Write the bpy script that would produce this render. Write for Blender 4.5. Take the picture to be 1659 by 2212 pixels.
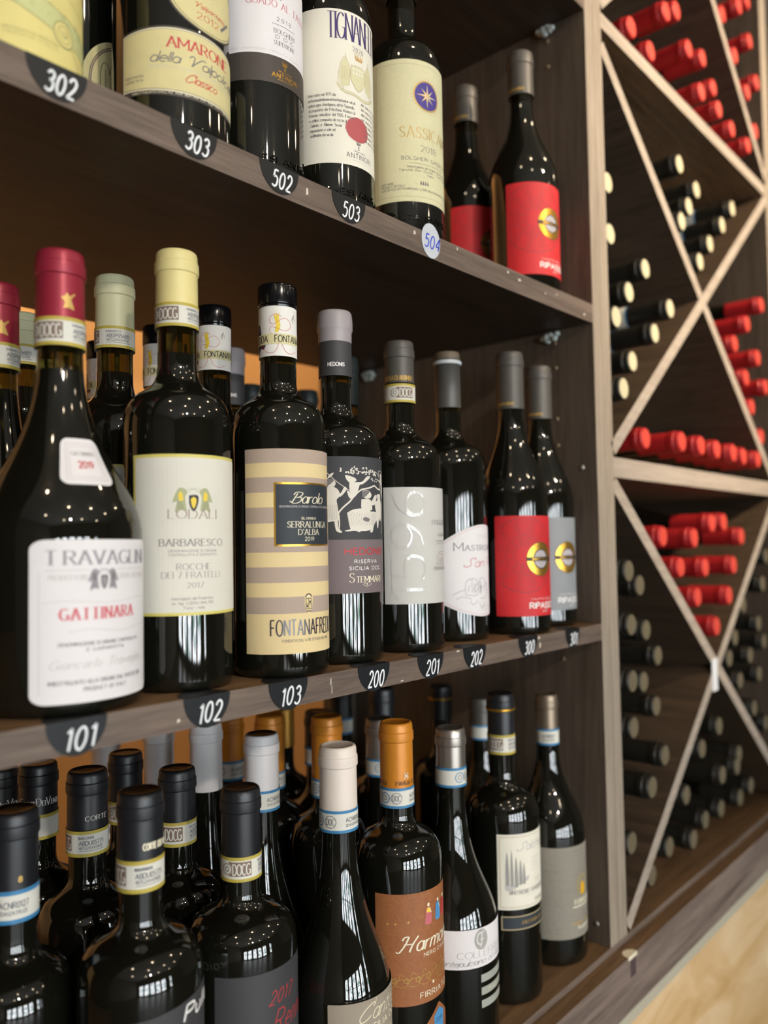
import bpy, math, random
from math import sin, cos, pi, radians, hypot, atan2, degrees, sqrt
random.seed(7)
for o in list(bpy.data.objects): bpy.data.objects.remove(o)
SC = bpy.context.scene; COL = SC.collection

# ------------------------------------------------------------------ camera
cd = bpy.data.cameras.new('camera'); cam = bpy.data.objects.new('camera', cd); COL.objects.link(cam)
SC.camera = cam
import mathutils
Rv = mathutils.Vector((0.66043677, -0.75068957, -0.01698347)); Uv = mathutils.Vector((-0.02107126, -0.04113758, 0.99893128))
Fv = mathutils.Vector((0.75058595, 0.65937309, 0.04298675))
M = mathutils.Matrix((Rv, Uv, -Fv)).transposed().to_4x4(); M.translation = (0, -0.44, 0); cam.matrix_world = M
cd.sensor_fit = 'HORIZONTAL'; cd.sensor_width = 36.0; cd.lens = 1740/1659*36.0; cd.clip_start = 0.02; cd.clip_end = 50
cd.dof.use_dof = True; cd.dof.focus_distance = 0.655; cd.dof.aperture_fstop = 4.6

# ------------------------------------------------------------------ light and exposure
SC.view_settings.view_transform = 'Standard'; SC.view_settings.look = 'None'; SC.view_settings.gamma = 1
SC.view_settings.use_curve_mapping = False; SC.view_settings.exposure = 0.42
W = bpy.data.worlds.new('world'); SC.world = W; W.use_nodes = True
W.node_tree.nodes['Background'].inputs[0].default_value = (0.5, 0.6, 0.8, 1); W.node_tree.nodes['Background'].inputs[1].default_value = 0.3
WINDOW_STRENGTH = 21.0
BULB_STRENGTH = 48.0
STRIP_STRENGTH = 4.0
def spot(name, loc, target, power, size, color, rad=0.04, blend=0.6):
    l = bpy.data.lights.new(name, 'SPOT'); l.energy = power; l.spot_size = radians(size); l.spot_blend = blend; l.color = color; l.shadow_soft_size = rad
    o = bpy.data.objects.new(name, l); COL.objects.link(o); o.location = loc
    d = mathutils.Vector(target)-mathutils.Vector(loc); o.rotation_euler = d.to_track_quat('-Z', 'Y').to_euler(); return o
WARM = (1.0, 0.80, 0.56)
spot('ceiling_and_fill_spot', (1.35, -2.2, 1.7), (1.42, 0, 0.62), 420, 36, WARM, blend=1.0)
spot('ceiling_and_fill_spot', (-.5, -3.4, 1.7), (0.45, 0, 0.1), 120, 30, (1.0, .90, .78))  # fill spot, added at a shallow angle so light reaches the rear bottles

spot('added_wall_spot', (.9, .50, 1.74), (.98, 1.0, .22), 150, 62, (1.0, .74, .46), blend=.9)  # added unseen spot that makes the warm glow on the back wall

# ------------------------------------------------------------------ materials
def lin(h):
    h = h.lstrip('#'); out = []
    for i in (0, 2, 4):
        c = int(h[i:i+2], 16)/255; out.append(c/12.92 if c <= 0.04045 else ((c+0.055)/1.055)**2.4)
    return (*out, 1)
MATS = {}
def mat(name, col, rough=0.6, metal=0.0, spec=0.5, coat=0.0, bump=0.0, bscale=400, var=0.0, vscale=60, trans=0.0, emit=0, ior=1.5):
    if name in MATS: return MATS[name]
    m = bpy.data.materials.new(name); m.use_nodes = True; nt = m.node_tree; b = nt.nodes['Principled BSDF']
    c = lin(col) if isinstance(col, str) else col
    b.inputs['Base Color'].default_value = c; b.inputs['Roughness'].default_value = rough; b.inputs['Metallic'].default_value = metal
    b.inputs['Specular IOR Level'].default_value = spec; b.inputs['Coat Weight'].default_value = coat; b.inputs['IOR'].default_value = ior
    b.inputs['Transmission Weight'].default_value = trans
    if emit: b.inputs['Emission Color'].default_value = c; b.inputs['Emission Strength'].default_value = emit
    tc = nt.nodes.new('ShaderNodeTexCoord')
    n = nt.nodes.new('ShaderNodeTexNoise'); n.inputs['Scale'].default_value = vscale; n.inputs['Detail'].default_value = 4
    nt.links.new(tc.outputs['Object'], n.inputs['Vector'])
    mx = nt.nodes.new('ShaderNodeMix'); mx.data_type = 'RGBA'; mx.inputs['A'].default_value = c
    v = var or 0.02
    mx.inputs['B'].default_value = tuple(max(0, x*(1-2.2*v)) for x in c[:3])+(1,)
    nt.links.new(n.outputs['Fac'], mx.inputs['Factor']); nt.links.new(mx.outputs['Result'], b.inputs['Base Color'])
    if bump:
        n2 = nt.nodes.new('ShaderNodeTexNoise'); n2.inputs['Scale'].default_value = bscale; n2.inputs['Detail'].default_value = 3
        nt.links.new(tc.outputs['Object'], n2.inputs['Vector'])
        bp = nt.nodes.new('ShaderNodeBump'); bp.inputs['Strength'].default_value = bump; bp.inputs['Distance'].default_value = 0.001
        nt.links.new(n2.outputs['Fac'], bp.inputs['Height']); nt.links.new(bp.outputs['Normal'], b.inputs['Normal'])
    MATS[name] = m; return m
def wood(name, c1, c2, axis, rough=0.5, fine=1.0):
    if name in MATS: return MATS[name]
    m = bpy.data.materials.new(name); m.use_nodes = True; nt = m.node_tree; b = nt.nodes['Principled BSDF']
    tc = nt.nodes.new('ShaderNodeTexCoord'); mp = nt.nodes.new('ShaderNodeMapping')
    s = [90*fine, 90*fine, 90*fine]; s['xyz'.index(axis)] = 5
    mp.inputs['Scale'].default_value = s; nt.links.new(tc.outputs['Object'], mp.inputs['Vector'])
    n1 = nt.nodes.new('ShaderNodeTexNoise'); n1.inputs['Scale'].default_value = 1; n1.inputs['Detail'].default_value = 5; n1.inputs['Roughness'].default_value = 0.65; n1.inputs['Distortion'].default_value = 0.6
    nt.links.new(mp.outputs['Vector'], n1.inputs['Vector'])
    mp2 = nt.nodes.new('ShaderNodeMapping'); s2 = [420*fine]*3; s2['xyz'.index(axis)] = 30; mp2.inputs['Scale'].default_value = s2
    nt.links.new(tc.outputs['Object'], mp2.inputs['Vector'])
    n2 = nt.nodes.new('ShaderNodeTexNoise'); n2.inputs['Scale'].default_value = 1; n2.inputs['Detail'].default_value = 3; nt.links.new(mp2.outputs['Vector'], n2.inputs['Vector'])
    ad = nt.nodes.new('ShaderNodeMath'); ad.operation = 'MULTIPLY_ADD'; nt.links.new(n2.outputs['Fac'], ad.inputs[0]); ad.inputs[1].default_value = 0.45
    nt.links.new(n1.outputs['Fac'], ad.inputs[2])
    cr = nt.nodes.new('ShaderNodeValToRGB'); cr.color_ramp.elements[0].position = 0.5; cr.color_ramp.elements[0].color = lin(c2)
    cr.color_ramp.elements[1].position = 0.88; cr.color_ramp.elements[1].color = lin(c1)
    nt.links.new(ad.outputs[0], cr.inputs[0]); nt.links.new(cr.outputs[0], b.inputs['Base Color'])
    b.inputs['Roughness'].default_value = rough; b.inputs['Specular IOR Level'].default_value = 0.35
    bp = nt.nodes.new('ShaderNodeBump'); bp.inputs['Strength'].default_value = 0.25; bp.inputs['Distance'].default_value = 0.0005
    nt.links.new(ad.outputs[0], bp.inputs['Height']); nt.links.new(bp.outputs['Normal'], b.inputs['Normal'])
    MATS[name] = m; return m
EDGE_X = wood('edge_banding_grain_along', '#77675c', '#53473f', 'x'); EDGE_Z = wood('edge_banding_grain_upright', '#a39585', '#877a6c', 'z')
EDGE_R = wood('rack_edge_banding', '#aea092', '#96897c', 'x')
FACE_X = wood('wenge_laminate_along', '#86684a', '#5c4630', 'x'); FACE_U = wood('wenge_laminate_shaded_underside', '#413428', '#2e251d', 'x'); FACE_Z = wood('wenge_laminate_upright', '#5f5347', '#463c33', 'z')  # underside is a darker copy of the laminate, shade put into its colour
FACE_Y = wood('wenge_laminate_deep', '#564637', '#3a2f25', 'y')
GLASS = mat('black_bottle_glass', (0.006, 0.006, 0.004, 1), 0.03, spec=0.75, bump=0.012, bscale=45)
NECK = mat('olive_neck_glass', (0.075, 0.06, 0.010, 1), 0.015, trans=0.95, bump=0.01, bscale=60)
WHITE = mat('white_paper', '#e9e6e1', 0.7, var=0.02)

# ------------------------------------------------------------------ mesh helpers
class MB:
    def __init__(s): s.v = []; s.f = []; s.m = []; s.mats = []; s.sm = []
    def mi(s, m):
        if m not in s.mats: s.mats.append(m)
        return s.mats.index(m)
    def face(s, idx, m, smooth=False): s.f.append(idx); s.m.append(s.mi(m)); s.sm.append(smooth)
    def add(s, pts): n = len(s.v); s.v.extend(pts); return n
    def box(s, x0, x1, y0, y1, z0, z1, m, front=None, top=None):
        n = s.add([(x0, y0, z0), (x1, y0, z0), (x1, y1, z0), (x0, y1, z0), (x0, y0, z1), (x1, y0, z1), (x1, y1, z1), (x0, y1, z1)])
        for k, q in enumerate(((0, 3, 2, 1), (4, 5, 6, 7), (0, 1, 5, 4), (1, 2, 6, 5), (2, 3, 7, 6), (3, 0, 4, 7))):
            mm = front if (k == 2 and front) else (top if (k == 1 and top) else m)
            s.face([n+i for i in q], mm)
    def lathe(s, prof, seg, m, mf=None, cx=0, cy=0):
        rows = []
        for r, z in prof:
            if r < 1e-6: rows.append([s.add([(cx, cy, z)])])
            else:
                n = s.add([(cx+r*sin(2*pi*k/seg), cy-r*cos(2*pi*k/seg), z) for k in range(seg)]); rows.append([n+k for k in range(seg)])
        for i in range(len(rows)-1):
            if prof[i] == prof[i+1]: continue
            a, b = rows[i], rows[i+1]; zz = (prof[i][1]+prof[i+1][1])/2; mm = mf(zz, (prof[i][0]+prof[i+1][0])/2) if mf else m
            for k in range(seg):
                k2 = (k+1) % seg
                if len(a) == 1 and len(b) == 1: continue
                if len(a) == 1: s.face([a[0], b[k2], b[k]], mm, True)
                elif len(b) == 1: s.face([a[k], a[k2], b[0]], mm, True)
                else: s.face([a[k], a[k2], b[k2], b[k]], mm, True)
    def build(s, name, parent=None, loc=(0, 0, 0)):
        me = bpy.data.meshes.new(name); me.from_pydata(s.v, [], s.f)
        for m in s.mats: me.materials.append(m)
        me.polygons.foreach_set('material_index', s.m); me.polygons.foreach_set('use_smooth', s.sm)
        me.update(); o = bpy.data.objects.new(name, me); COL.objects.link(o)
        if parent: o.parent = parent
        o.location = loc; return o
def empty(name, loc, rot=(0, 0, 0)):
    o = bpy.data.objects.new(name, None); o.empty_display_size = 0.02; COL.objects.link(o); o.location = loc; o.rotation_euler = rot; return o
def tag(o, label, cat, group=None):
    o['label'] = label; o['category'] = cat
    if group: o['group'] = group
    return o
def structure(o, label=None): o['kind'] = 'structure'; return o

# ------------------------------------------------------------------ stroke lettering
# l x y x y ... = line ; e cx cy rx ry a0 a1 = arc ; s x y ... = smooth curve.  cap height 1
G = {
'A': (.78, ['l 0 0 .39 1 .78 0', 'l .13 .36 .65 .36']), 'B': (.62, ['l .3 1 0 1 0 0 .33 0', 'e .3 .77 .28 .23 90 -90', 'l 0 .54 .3 .54', 'e .33 .27 .29 .27 90 -90']),
'C': (.74, ['e .42 .5 .42 .5 48 312']), 'D': (.74, ['l .3 0 0 0 0 1 .3 1', 'e .3 .5 .44 .5 90 -90']), 'E': (.54, ['l .54 1 0 1 0 0 .54 0', 'l 0 .52 .44 .52']),
'F': (.52, ['l .52 1 0 1 0 0', 'l 0 .52 .44 .52']), 'G': (.8, ['e .42 .5 .42 .5 48 340', 'l .8 .05 .8 .44 .5 .44']), 'H': (.7, ['l 0 0 0 1', 'l .7 0 .7 1', 'l 0 .52 .7 .52']),
'I': (.08, ['l .04 0 .04 1']), 'J': (.4, ['l .4 1 .4 .25', 'e .2 .25 .2 .25 0 -160']), 'K': (.66, ['l 0 0 0 1', 'l .62 1 0 .42', 'l .2 .58 .66 0']), 'L': (.52, ['l 0 1 0 0 .52 0']),
'M': (.9, ['l 0 0 0 1 .45 .25 .9 1 .9 0']), 'N': (.72, ['l 0 0 0 1 .72 0 .72 1']), 'O': (.86, ['e .43 .5 .43 .5 0 360']), 'P': (.6, ['l 0 0 0 1 .3 1', 'e .3 .75 .3 .25 90 -90', 'l .3 .5 0 .5']),
'Q': (.86, ['e .43 .5 .43 .5 0 360', 'l .5 .3 .86 -.1']), 'R': (.66, ['l 0 0 0 1 .3 1', 'e .3 .75 .3 .25 90 -90', 'l .3 .5 0 .5', 'l .3 .5 .66 0']),
'S': (.56, ['s .53 .82 .4 .97 .2 .97 .06 .8 .14 .6 .42 .46 .53 .28 .42 .05 .18 .02 0 .18']), 'T': (.66, ['l 0 1 .66 1', 'l .33 1 .33 0']), 'U': (.7, ['l 0 1 0 .3', 'e .35 .35 .35 .35 180 360', 'l .7 .3 .7 1']),
'V': (.74, ['l 0 1 .37 0 .74 1']), 'W': (1.05, ['l 0 1 .28 0 .52 .9 .77 0 1.05 1']), 'X': (.7, ['l 0 0 .7 1', 'l 0 1 .7 0']), 'Y': (.7, ['l 0 1 .35 .5 .7 1', 'l .35 .5 .35 0']), 'Z': (.62, ['l 0 1 .62 1 0 0 .62 0']),
'0': (.54, ['e .27 .5 .27 .5 0 360']), '1': (.25, ['l 0 .8 .2 1 .2 0']), '2': (.52, ['s .02 .78 .12 .97 .32 1 .5 .8 .42 .5 .18 .2 0 0', 'l 0 0 .54 0']), '3': (.5, ['s .02 .85 .2 1 .42 .9 .44 .66 .2 .55', 's .2 .55 .48 .45 .48 .14 .25 0 0 .12']),
'4': (.56, ['l .42 0 .42 1 0 .3 .56 .3']), '5': (.5, ['l .46 1 .08 1 .05 .58', 's .05 .58 .3 .64 .5 .45 .44 .1 .2 0 0 .1']), '6': (.54, ['s .46 .94 .2 .8 .03 .45 .03 .25', 'e .27 .29 .25 .29 0 360']), '7': (.5, ['l 0 1 .5 1 .15 0']),
'8': (.52, ['e .26 .76 .22 .24 0 360', 'e .26 .27 .26 .27 0 360']), '9': (.54, ['s .08 .06 .34 .2 .51 .55 .51 .75', 'e .27 .71 .25 .29 0 360']),
'a': (.44, ['e .2 .3 .2 .3 0 360', 'l .42 .6 .42 0']), 'b': (.44, ['l 0 1 0 0', 'e .22 .3 .2 .3 0 360']), 'c': (.4, ['e .22 .3 .22 .3 50 310']), 'd': (.44, ['e .2 .3 .2 .3 0 360', 'l .42 1 .42 0']), 'e': (.42, ['l .02 .32 .42 .32', 'e .22 .3 .21 .3 0 310']),
'f': (.3, ['s .3 .98 .18 .98 .12 .8 .12 0', 'l 0 .6 .28 .6']), 'g': (.44, ['e .2 .3 .2 .3 0 360', 's .42 .6 .42 0 .35 -.26 .15 -.3 .02 -.2']), 'h': (.4, ['l 0 0 0 1', 's 0 .4 .12 .6 .3 .58 .38 .4 .38 0']), 'i': (.06, ['l .03 0 .03 .6', 'l .03 .76 .03 .84']), 'j': (.1, ['s .08 .6 .08 -.1 -.05 -.3', 'l .08 .76 .08 .84']),
'k': (.4, ['l 0 0 0 1', 'l .36 .6 0 .25', 'l .12 .36 .4 0']), 'l': (.06, ['l .03 0 .03 1']), 'm': (.66, ['l 0 0 0 .6', 's 0 .4 .1 .6 .25 .58 .32 .4 .32 0', 's .32 .4 .42 .6 .57 .58 .64 .4 .64 0']), 'n': (.4, ['l 0 0 0 .6', 's 0 .4 .12 .6 .3 .58 .38 .4 .38 0']),
'o': (.44, ['e .22 .3 .22 .3 0 360']), 'p': (.44, ['l 0 .6 0 -.3', 'e .22 .3 .2 .3 0 360']), 'q': (.44, ['l .42 .6 .42 -.3', 'e .2 .3 .2 .3 0 360']), 'r': (.28, ['l 0 0 0 .6', 's 0 .4 .1 .56 .28 .58']), 's': (.34, ['s .33 .5 .2 .6 .05 .53 .08 .38 .26 .27 .33 .12 .2 0 0 .08']),
't': (.28, ['s .12 .9 .12 .15 .2 .02 .3 .05', 'l 0 .6 .28 .6']), 'u': (.4, ['s 0 .6 0 .2 .1 .02 .28 .03 .38 .2', 'l .38 .6 .38 0']), 'v': (.4, ['l 0 .6 .2 0 .4 .6']), 'w': (.6, ['l 0 .6 .15 0 .3 .5 .45 0 .6 .6']), 'x': (.4, ['l 0 0 .4 .6', 'l 0 .6 .4 0']), 'y': (.4, ['l 0 .6 .2 0', 'l .4 .6 .1 -.3']), 'z': (.38, ['l 0 .6 .38 .6 0 0 .38 0']),
"'": (.08, ['l .05 1 .02 .8']), '.': (.08, ['l .04 0 .04 .08']), ',': (.08, ['l .06 .05 .0 -.12']), '-': (.3, ['l 0 .4 .3 .4']), ' ': (.32, []), '&': (.6, ['s .6 0 .1 .75 .3 .95 .4 .75 .05 .3 .2 0 .58 .35']), ':': (.08, ['l .04 0 .04 .08', 'l .04 .45 .04 .53']),
}
# script capitals, more flowing
GS = dict(G)
GS.update({'B': (.8, ['s .1 .75 .2 .98 .5 1 .75 .9 .62 .6 .35 .52', 's .35 .52 .75 .5 .72 .15 .4 -.02 .1 .08 -.05 .2', 's .35 .9 .25 .5 .12 .05']), 'H': (.95, ['s -.1 .02 .1 0 .3 .5 .38 1', 's .05 .78 .15 1 .4 1', 's .95 1 .75 .5 .68 0', 'l .22 .5 .82 .52']),
'V': (.8, ['s -.05 .8 .1 1 .25 .9 .28 .4 .25 0', 's .25 0 .5 .6 .75 .98 .95 .9']), 'C': (.8, ['s .72 .78 .8 .95 .6 1 .25 .75 .05 .3 .2 0 .5 .05 .75 .28']), 'S': (.7, ['s .62 .75 .75 .95 .5 1 .3 .8 .42 .5 .45 .2 .2 0 -.05 .1 0 .25']), 'M': (.95, ['l 0 0 .2 1 .45 .2 .75 1 .85 0']), 'L': (.6, ['s .6 .9 .4 1 .3 .7 .2 .1 0 .05 .2 .1 .6 0'])})
def arc(cx, cy, rx, ry, a0, a1, n=None):
    n = n or max(4, int(abs(a1-a0)/22)); return [(cx+rx*cos(radians(a0+(a1-a0)*i/n)), cy+ry*sin(radians(a0+(a1-a0)*i/n))) for i in range(n+1)]
def smooth(p, k=3):
    if len(p) < 3: return p
    q = [p[0]]+list(p)+[p[-1]]; out = []
    for i in range(1, len(q)-2):
        for j in range(k):
            t = j/k; a, b, c, d = q[i-1], q[i], q[i+1], q[i+2]
            out.append(tuple(0.5*((2*b[z])+(-a[z]+c[z])*t+(2*a[z]-5*b[z]+4*c[z]-d[z])*t*t+(-a[z]+3*b[z]-3*c[z]+d[z])*t**3) for z in (0, 1)))
    out.append(p[-1]); return out
def parse(st, k=3):
    t = st.split(); n = [float(x) for x in t[1:]]
    if t[0] == 'e': return [arc(*n)]
    p = list(zip(n[::2], n[1::2]))
    if t[0] == 's': return [smooth(p, k)]
    out = []; cur = [p[0]]
    for i in range(1, len(p)):
        cur.append(p[i])
        if i < len(p)-1: out.append(cur); cur = [p[i]]
    out.append(cur); return out
class Ink:
    """flat drawing in millimetres, later wrapped on a bottle or laid on a board"""
    def __init__(s): s.p = []      # (points, material, layer)
    def poly(s, pts, m, lay=1): s.p.append((list(pts), m, lay))
    def rect(s, u0, v0, u1, v1, m, lay=1):
        n = max(1, int(abs(u1-u0)/3.0))
        for i in range(n):
            a = u0+(u1-u0)*i/n; b = u0+(u1-u0)*(i+1)/n; s.p.append(([(a, v0), (b, v0), (b, v1), (a, v1)], m, lay))
    def frame(s, u0, v0, u1, v1, w, m, lay=1):
        s.rect(u0, v0, u1, v0+w, m, lay); s.rect(u0, v1-w, u1, v1, m, lay); s.rect(u0, v0, u0+w, v1, m, lay); s.rect(u1-w, v0, u1, v1, m, lay)
    def disk(s, cx, cy, rx, ry, m, lay=1, n=20):
        k = max(1, int(rx/3)); 
        pts = arc(cx, cy, rx, ry, 0, 360, n)
        for i in range(n): s.p.append(([(cx, cy), pts[i], pts[i+1]], m, lay))
    def ring(s, cx, cy, r0, r1, m, lay=1, n=28, asp=1.0):
        a = arc(cx, cy, r0, r0*asp, 0, 360, n); b = arc(cx, cy, r1, r1*asp, 0, 360, n)
        for i in range(n): s.p.append(([a[i], b[i], b[i+1], a[i+1]], m, lay))
    def blob(s, pts, m, lay=1, k=3):
        q = smooth(list(pts)+[pts[0]], k); cx = sum(p[0] for p in pts)/len(pts); cy = sum(p[1] for p in pts)/len(pts)
        for i in range(len(q)-1): s.p.append(([(cx, cy), q[i], q[i+1]], m, lay))
    def stroke(s, pts, wv, m, wh=None, lay=1, maxseg=3.0):
        wh = wv if wh is None else wh; q = []
        for i in range(len(pts)-1):
            a, b = pts[i], pts[i+1]; L = hypot(b[0]-a[0], b[1]-a[1]); n = max(1, int(L/maxseg))
            for j in range(n): q.append((a[0]+(b[0]-a[0])*j/n, a[1]+(b[1]-a[1])*j/n))
        q.append(pts[-1]); L_, R_ = [], []
        for i, p in enumerate(q):
            a = q[max(0, i-1)]; b = q[min(len(q)-1, i+1)]; dx, dy = b[0]-a[0], b[1]-a[1]; L = hypot(dx, dy) or 1e-6
            w = 0.5*sqrt((wv*dy/L)**2+(wh*dx/L)**2); nx, ny = -dy/L*w, dx/L*w
            L_.append((p[0]+nx, p[1]+ny)); R_.append((p[0]-nx, p[1]-ny))
        for i in range(len(q)-1): s.p.append(([L_[i], R_[i], R_[i+1], L_[i+1]], m, lay))
    def text(s, t, u0, u1, v, h, m, w=0.13, thin=None, serif=False, shear=0.0, lay=2, script=False, k=2, track=0.20, small=None, rise=0.0, wob=0.0):
        """fit t between u0 and u1, baseline v, capital height h ; small = height factor for lower case drawn as small capitals"""
        gl = GS if script else G; x = 0; items = []
        for ch in t:
            sc = 1.0; c = ch
            if small and ch.islower(): c = ch.upper(); sc = small
            g = gl.get(c) or G.get(c.upper()) or (.4, [])
            items.append((x, sc, g)); x += g[0]*sc+track*(sc if g[1] else 1)
        tot = max(1e-3, x-track); kx = (u1-u0)/tot; th = w*0.38 if thin is None else thin
        if not serif and thin is None: th = w
        for x0, sc, g in items:
            dy = random.uniform(-wob, wob)
            for st in g[1]:
                for pl in parse(st, k):
                    def T(p): 
                        X = (x0+p[0]*sc); Y = p[1]*sc+dy; return (u0+X*kx+shear*Y*h, v+Y*h+rise*X*kx)
                    s.stroke([T(p) for p in pl], w*h, m, th*h, lay)
                    if serif and st[0] == 'l' and h > 1.2:
                        for e, o in ((pl[0], pl[-1]), (pl[-1], pl[0])):
                            if abs(e[0]-o[0]) < 0.55*abs(e[1]-o[1]) and (e[1] < .02 or e[1] > .98):
                                c_ = T(e); hw = w*h*1.0; s.stroke([(c_[0]-hw, c_[1]), (c_[0]+hw, c_[1])], w*0.3*h, m, w*0.3*h, lay)
                        if g is gl['I'] or True:
                            pass
def flat_put(mb, ink, f, base_off, step=0.00006):
    def cut(pts, c, keep):
        out = []
        for i in range(len(pts)):
            a, b = pts[i], pts[(i+1) % len(pts)]; ia, ib = (a[0] <= c) == keep, (b[0] <= c) == keep
            if ia: out.append(a)
            if ia != ib and abs(b[0]-a[0]) > 1e-9: t = (c-a[0])/(b[0]-a[0]); out.append((c, a[1]+t*(b[1]-a[1])))
        return out
    pieces = []
    for pts, m, lay in ink.p:
        lo, hi = min(p[0] for p in pts), max(p[0] for p in pts)
        if hi-lo > 3.6:
            k = int(math.ceil((hi-lo)/2.5)); rest = pts
            for i in range(1, k):
                c = lo+(hi-lo)*i/k; left = cut(rest, c, True); rest = cut(rest, c, False)
                if len(left) > 2: pieces.append((left, m, lay))
            if len(rest) > 2: pieces.append((rest, m, lay))
        else: pieces.append((pts, m, lay))
    for pts, m, lay in pieces:
        n = mb.add([f(p[0], p[1], base_off+lay*step) for p in pts]); k = len(pts); idx = [n+i for i in range(k)]
        # orientation: keep counter-clockwise
        a = sum(pts[i][0]*pts[(i+1) % k][1]-pts[(i+1) % k][0]*pts[i][1] for i in range(k))
        if a < 0: idx = idx[::-1]
        mb.face(idx, m, False)

# ------------------------------------------------------------------ bottle builder
def profile(kind, r, h, rn):
    zs, zn, k1, k2 = {'bordeaux': (.575*h, .735*h, .80, .42), 'broad': (.60*h, .745*h, .88, .50), 'burgundy': (.46*h, .79*h, .34, .50), 'sloping': (.36*h, .78*h, .30, .42)}[kind]
    p = [(0, .004), (r*.55, .003), (r*.86, 0), (r*.95, .001), (r*.99, .004), (r, .008), (r, zs)]; D = zn-zs; B = ((r, zs), (r, zs+k1*D), (rn*1.02, zs+k2*D), (rn, zn))
    for i in range(1, 19):
        t = i/18; q = 1-t
        p.append(tuple(q**3*B[0][j]+3*q*q*t*B[1][j]+3*q*t*t*B[2][j]+t**3*B[3][j] for j in (0, 1)))
    p.append((rn*.985, h-.022)); p.append((rn*.985, h-.004)); p.append((0, h-.004)); return p, zs
def rad_at(prof, z):
    for i in range(len(prof)-1):
        (r0, z0), (r1, z1) = prof[i], prof[i+1]
        if z0 <= z <= z1 and z1 > z0 and i > 2: return r0+(r1-r0)*(z-z0)/(z1-z0)
    return prof[6][0]
def capsule_mb(cr, z0, h, m, ring='lip', topm=None, foot=None):
    mb = MB()
    if ring == 'lip': pr = [(cr*1.0, z0), (cr*.985, h-.0168), (cr*1.045, h-.0160), (cr*1.055, h-.0150), (cr*1.045, h-.0085), (cr*1.0, h-.0078), (cr*.985, h-.0030), (cr*.955, h-.0012), (cr*.90, h-.0003)]
    elif ring == 'screw': pr = [(cr*1.0, z0), (cr*1.0, h-.0185), (cr*1.04, h-.0182), (cr*1.05, h-.0172), (cr*1.0, h-.0165), (cr*1.04, h-.0158), (cr*1.05, h-.015), (cr*1.05, h-.003), (cr*1.02, h-.0008), (cr*.97, h)]
    else: pr = [(cr*1.0, z0), (cr*.97, h-.010), (cr*1.03, h-.0098), (cr*1.03, h-.007), (cr*.93, h-.0065), (cr*.9, h-.0015), (cr*.84, h-.0002)]
    q = []
    for i, p in enumerate(pr):
        q.append(p)
        if 0 < i < len(pr)-1:
            a, b = pr[i-1], pr[i+1]; d = abs(atan2(p[0]-a[0], p[1]-a[1])-atan2(b[0]-p[0], b[1]-p[1]))
            if d > radians(28) and ring != 'flange' and p[1] < h-.005: q.append(p)
    pr = q
    pr += [(cr*.80, h), (cr*.78, h-.0006), (cr*.30, h-.0006), (0, h-.0006)]
    tm = topm or m; mb.lathe(pr, 40, m, lambda z, r: tm if r < cr*.82 else m); return mb
def wrap(R):  # millimetre canvas -> cylinder
    def f(u, v, off):
        z = v/1000; r = (R(z) if callable(R) else R)+off; a = u/1000/(R0(R)); return (r*sin(a), -r*cos(a), z)
    return f
def R0(R): return R(0.15) if callable(R) else R
class Label:
    """a0,a1 in degrees from straight out of the shelf (+ = towards the rack); z0,z1 in mm"""
    def __init__(s, R, a0, a1, z0, z1, paper, edge=None, shape=None, corner=0.0, rows=1, off=0.00025):
        s.R = R; s.k = R0(R)*1000; s.a0, s.a1, s.z0, s.z1 = a0, a1, z0, z1; s.paper = paper; s.ink = Ink(); s.shape = shape; s.corner = corner; s.rows = rows; s.off = off
    def U(s, a): return radians(a)*s.k
    def T(s, t, a0, a1, z, h, m, **kw): s.ink.text(t, s.U(a0), s.U(a1), z, h, m, **kw)
    def rect(s, a0, z0, a1, z1, m, lay=1): s.ink.rect(s.U(a0), z0, s.U(a1), z1, m, lay)
    def frame(s, ins, w, m, lay=1): s.ink.frame(s.U(s.a0)+ins, s.z0+ins, s.U(s.a1)-ins, s.z1-ins, w, m, lay)
    def build(s, name, parent):
        mb = MB(); f = wrap(s.R); u0, u1 = s.U(s.a0), s.U(s.a1); n = max(8, int(abs(s.a1-s.a0)/2.5)); cols = []
        us = [u0+(u1-u0)*i/n for i in range(n+1)]
        if s.corner:
            c = s.corner; us = sorted(set(us+[u0+c*x for x in (.03, .1, .25, .5, 1)]+[u1-c*x for x in (.03, .1, .25, .5, 1)]))
        for u in us:
            lo, hi = s.z0, s.z1
            if s.shape: lo, hi = s.shape((u-u0)/(u1-u0), lo, hi)
            if s.corner:
                d = min(u-u0, u1-u)
                if d < s.corner: e = s.corner-sqrt(max(0, s.corner**2-(s.corner-d)**2)); lo += e; hi -= e
            cols.append([f(u, lo+(hi-lo)*j/s.rows, s.off) for j in range(s.rows+1)])
        for c_ in cols: mb.add(c_)
        R_ = s.rows+1
        for i in range(len(cols)-1):
            for j in range(s.rows): mb.face([i*R_+j, (i+1)*R_+j, (i+1)*R_+j+1, i*R_+j+1], s.paper, True)
        flat_put(mb, s.ink, f, s.off+0.0001); return mb.build(name, parent)

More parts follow.
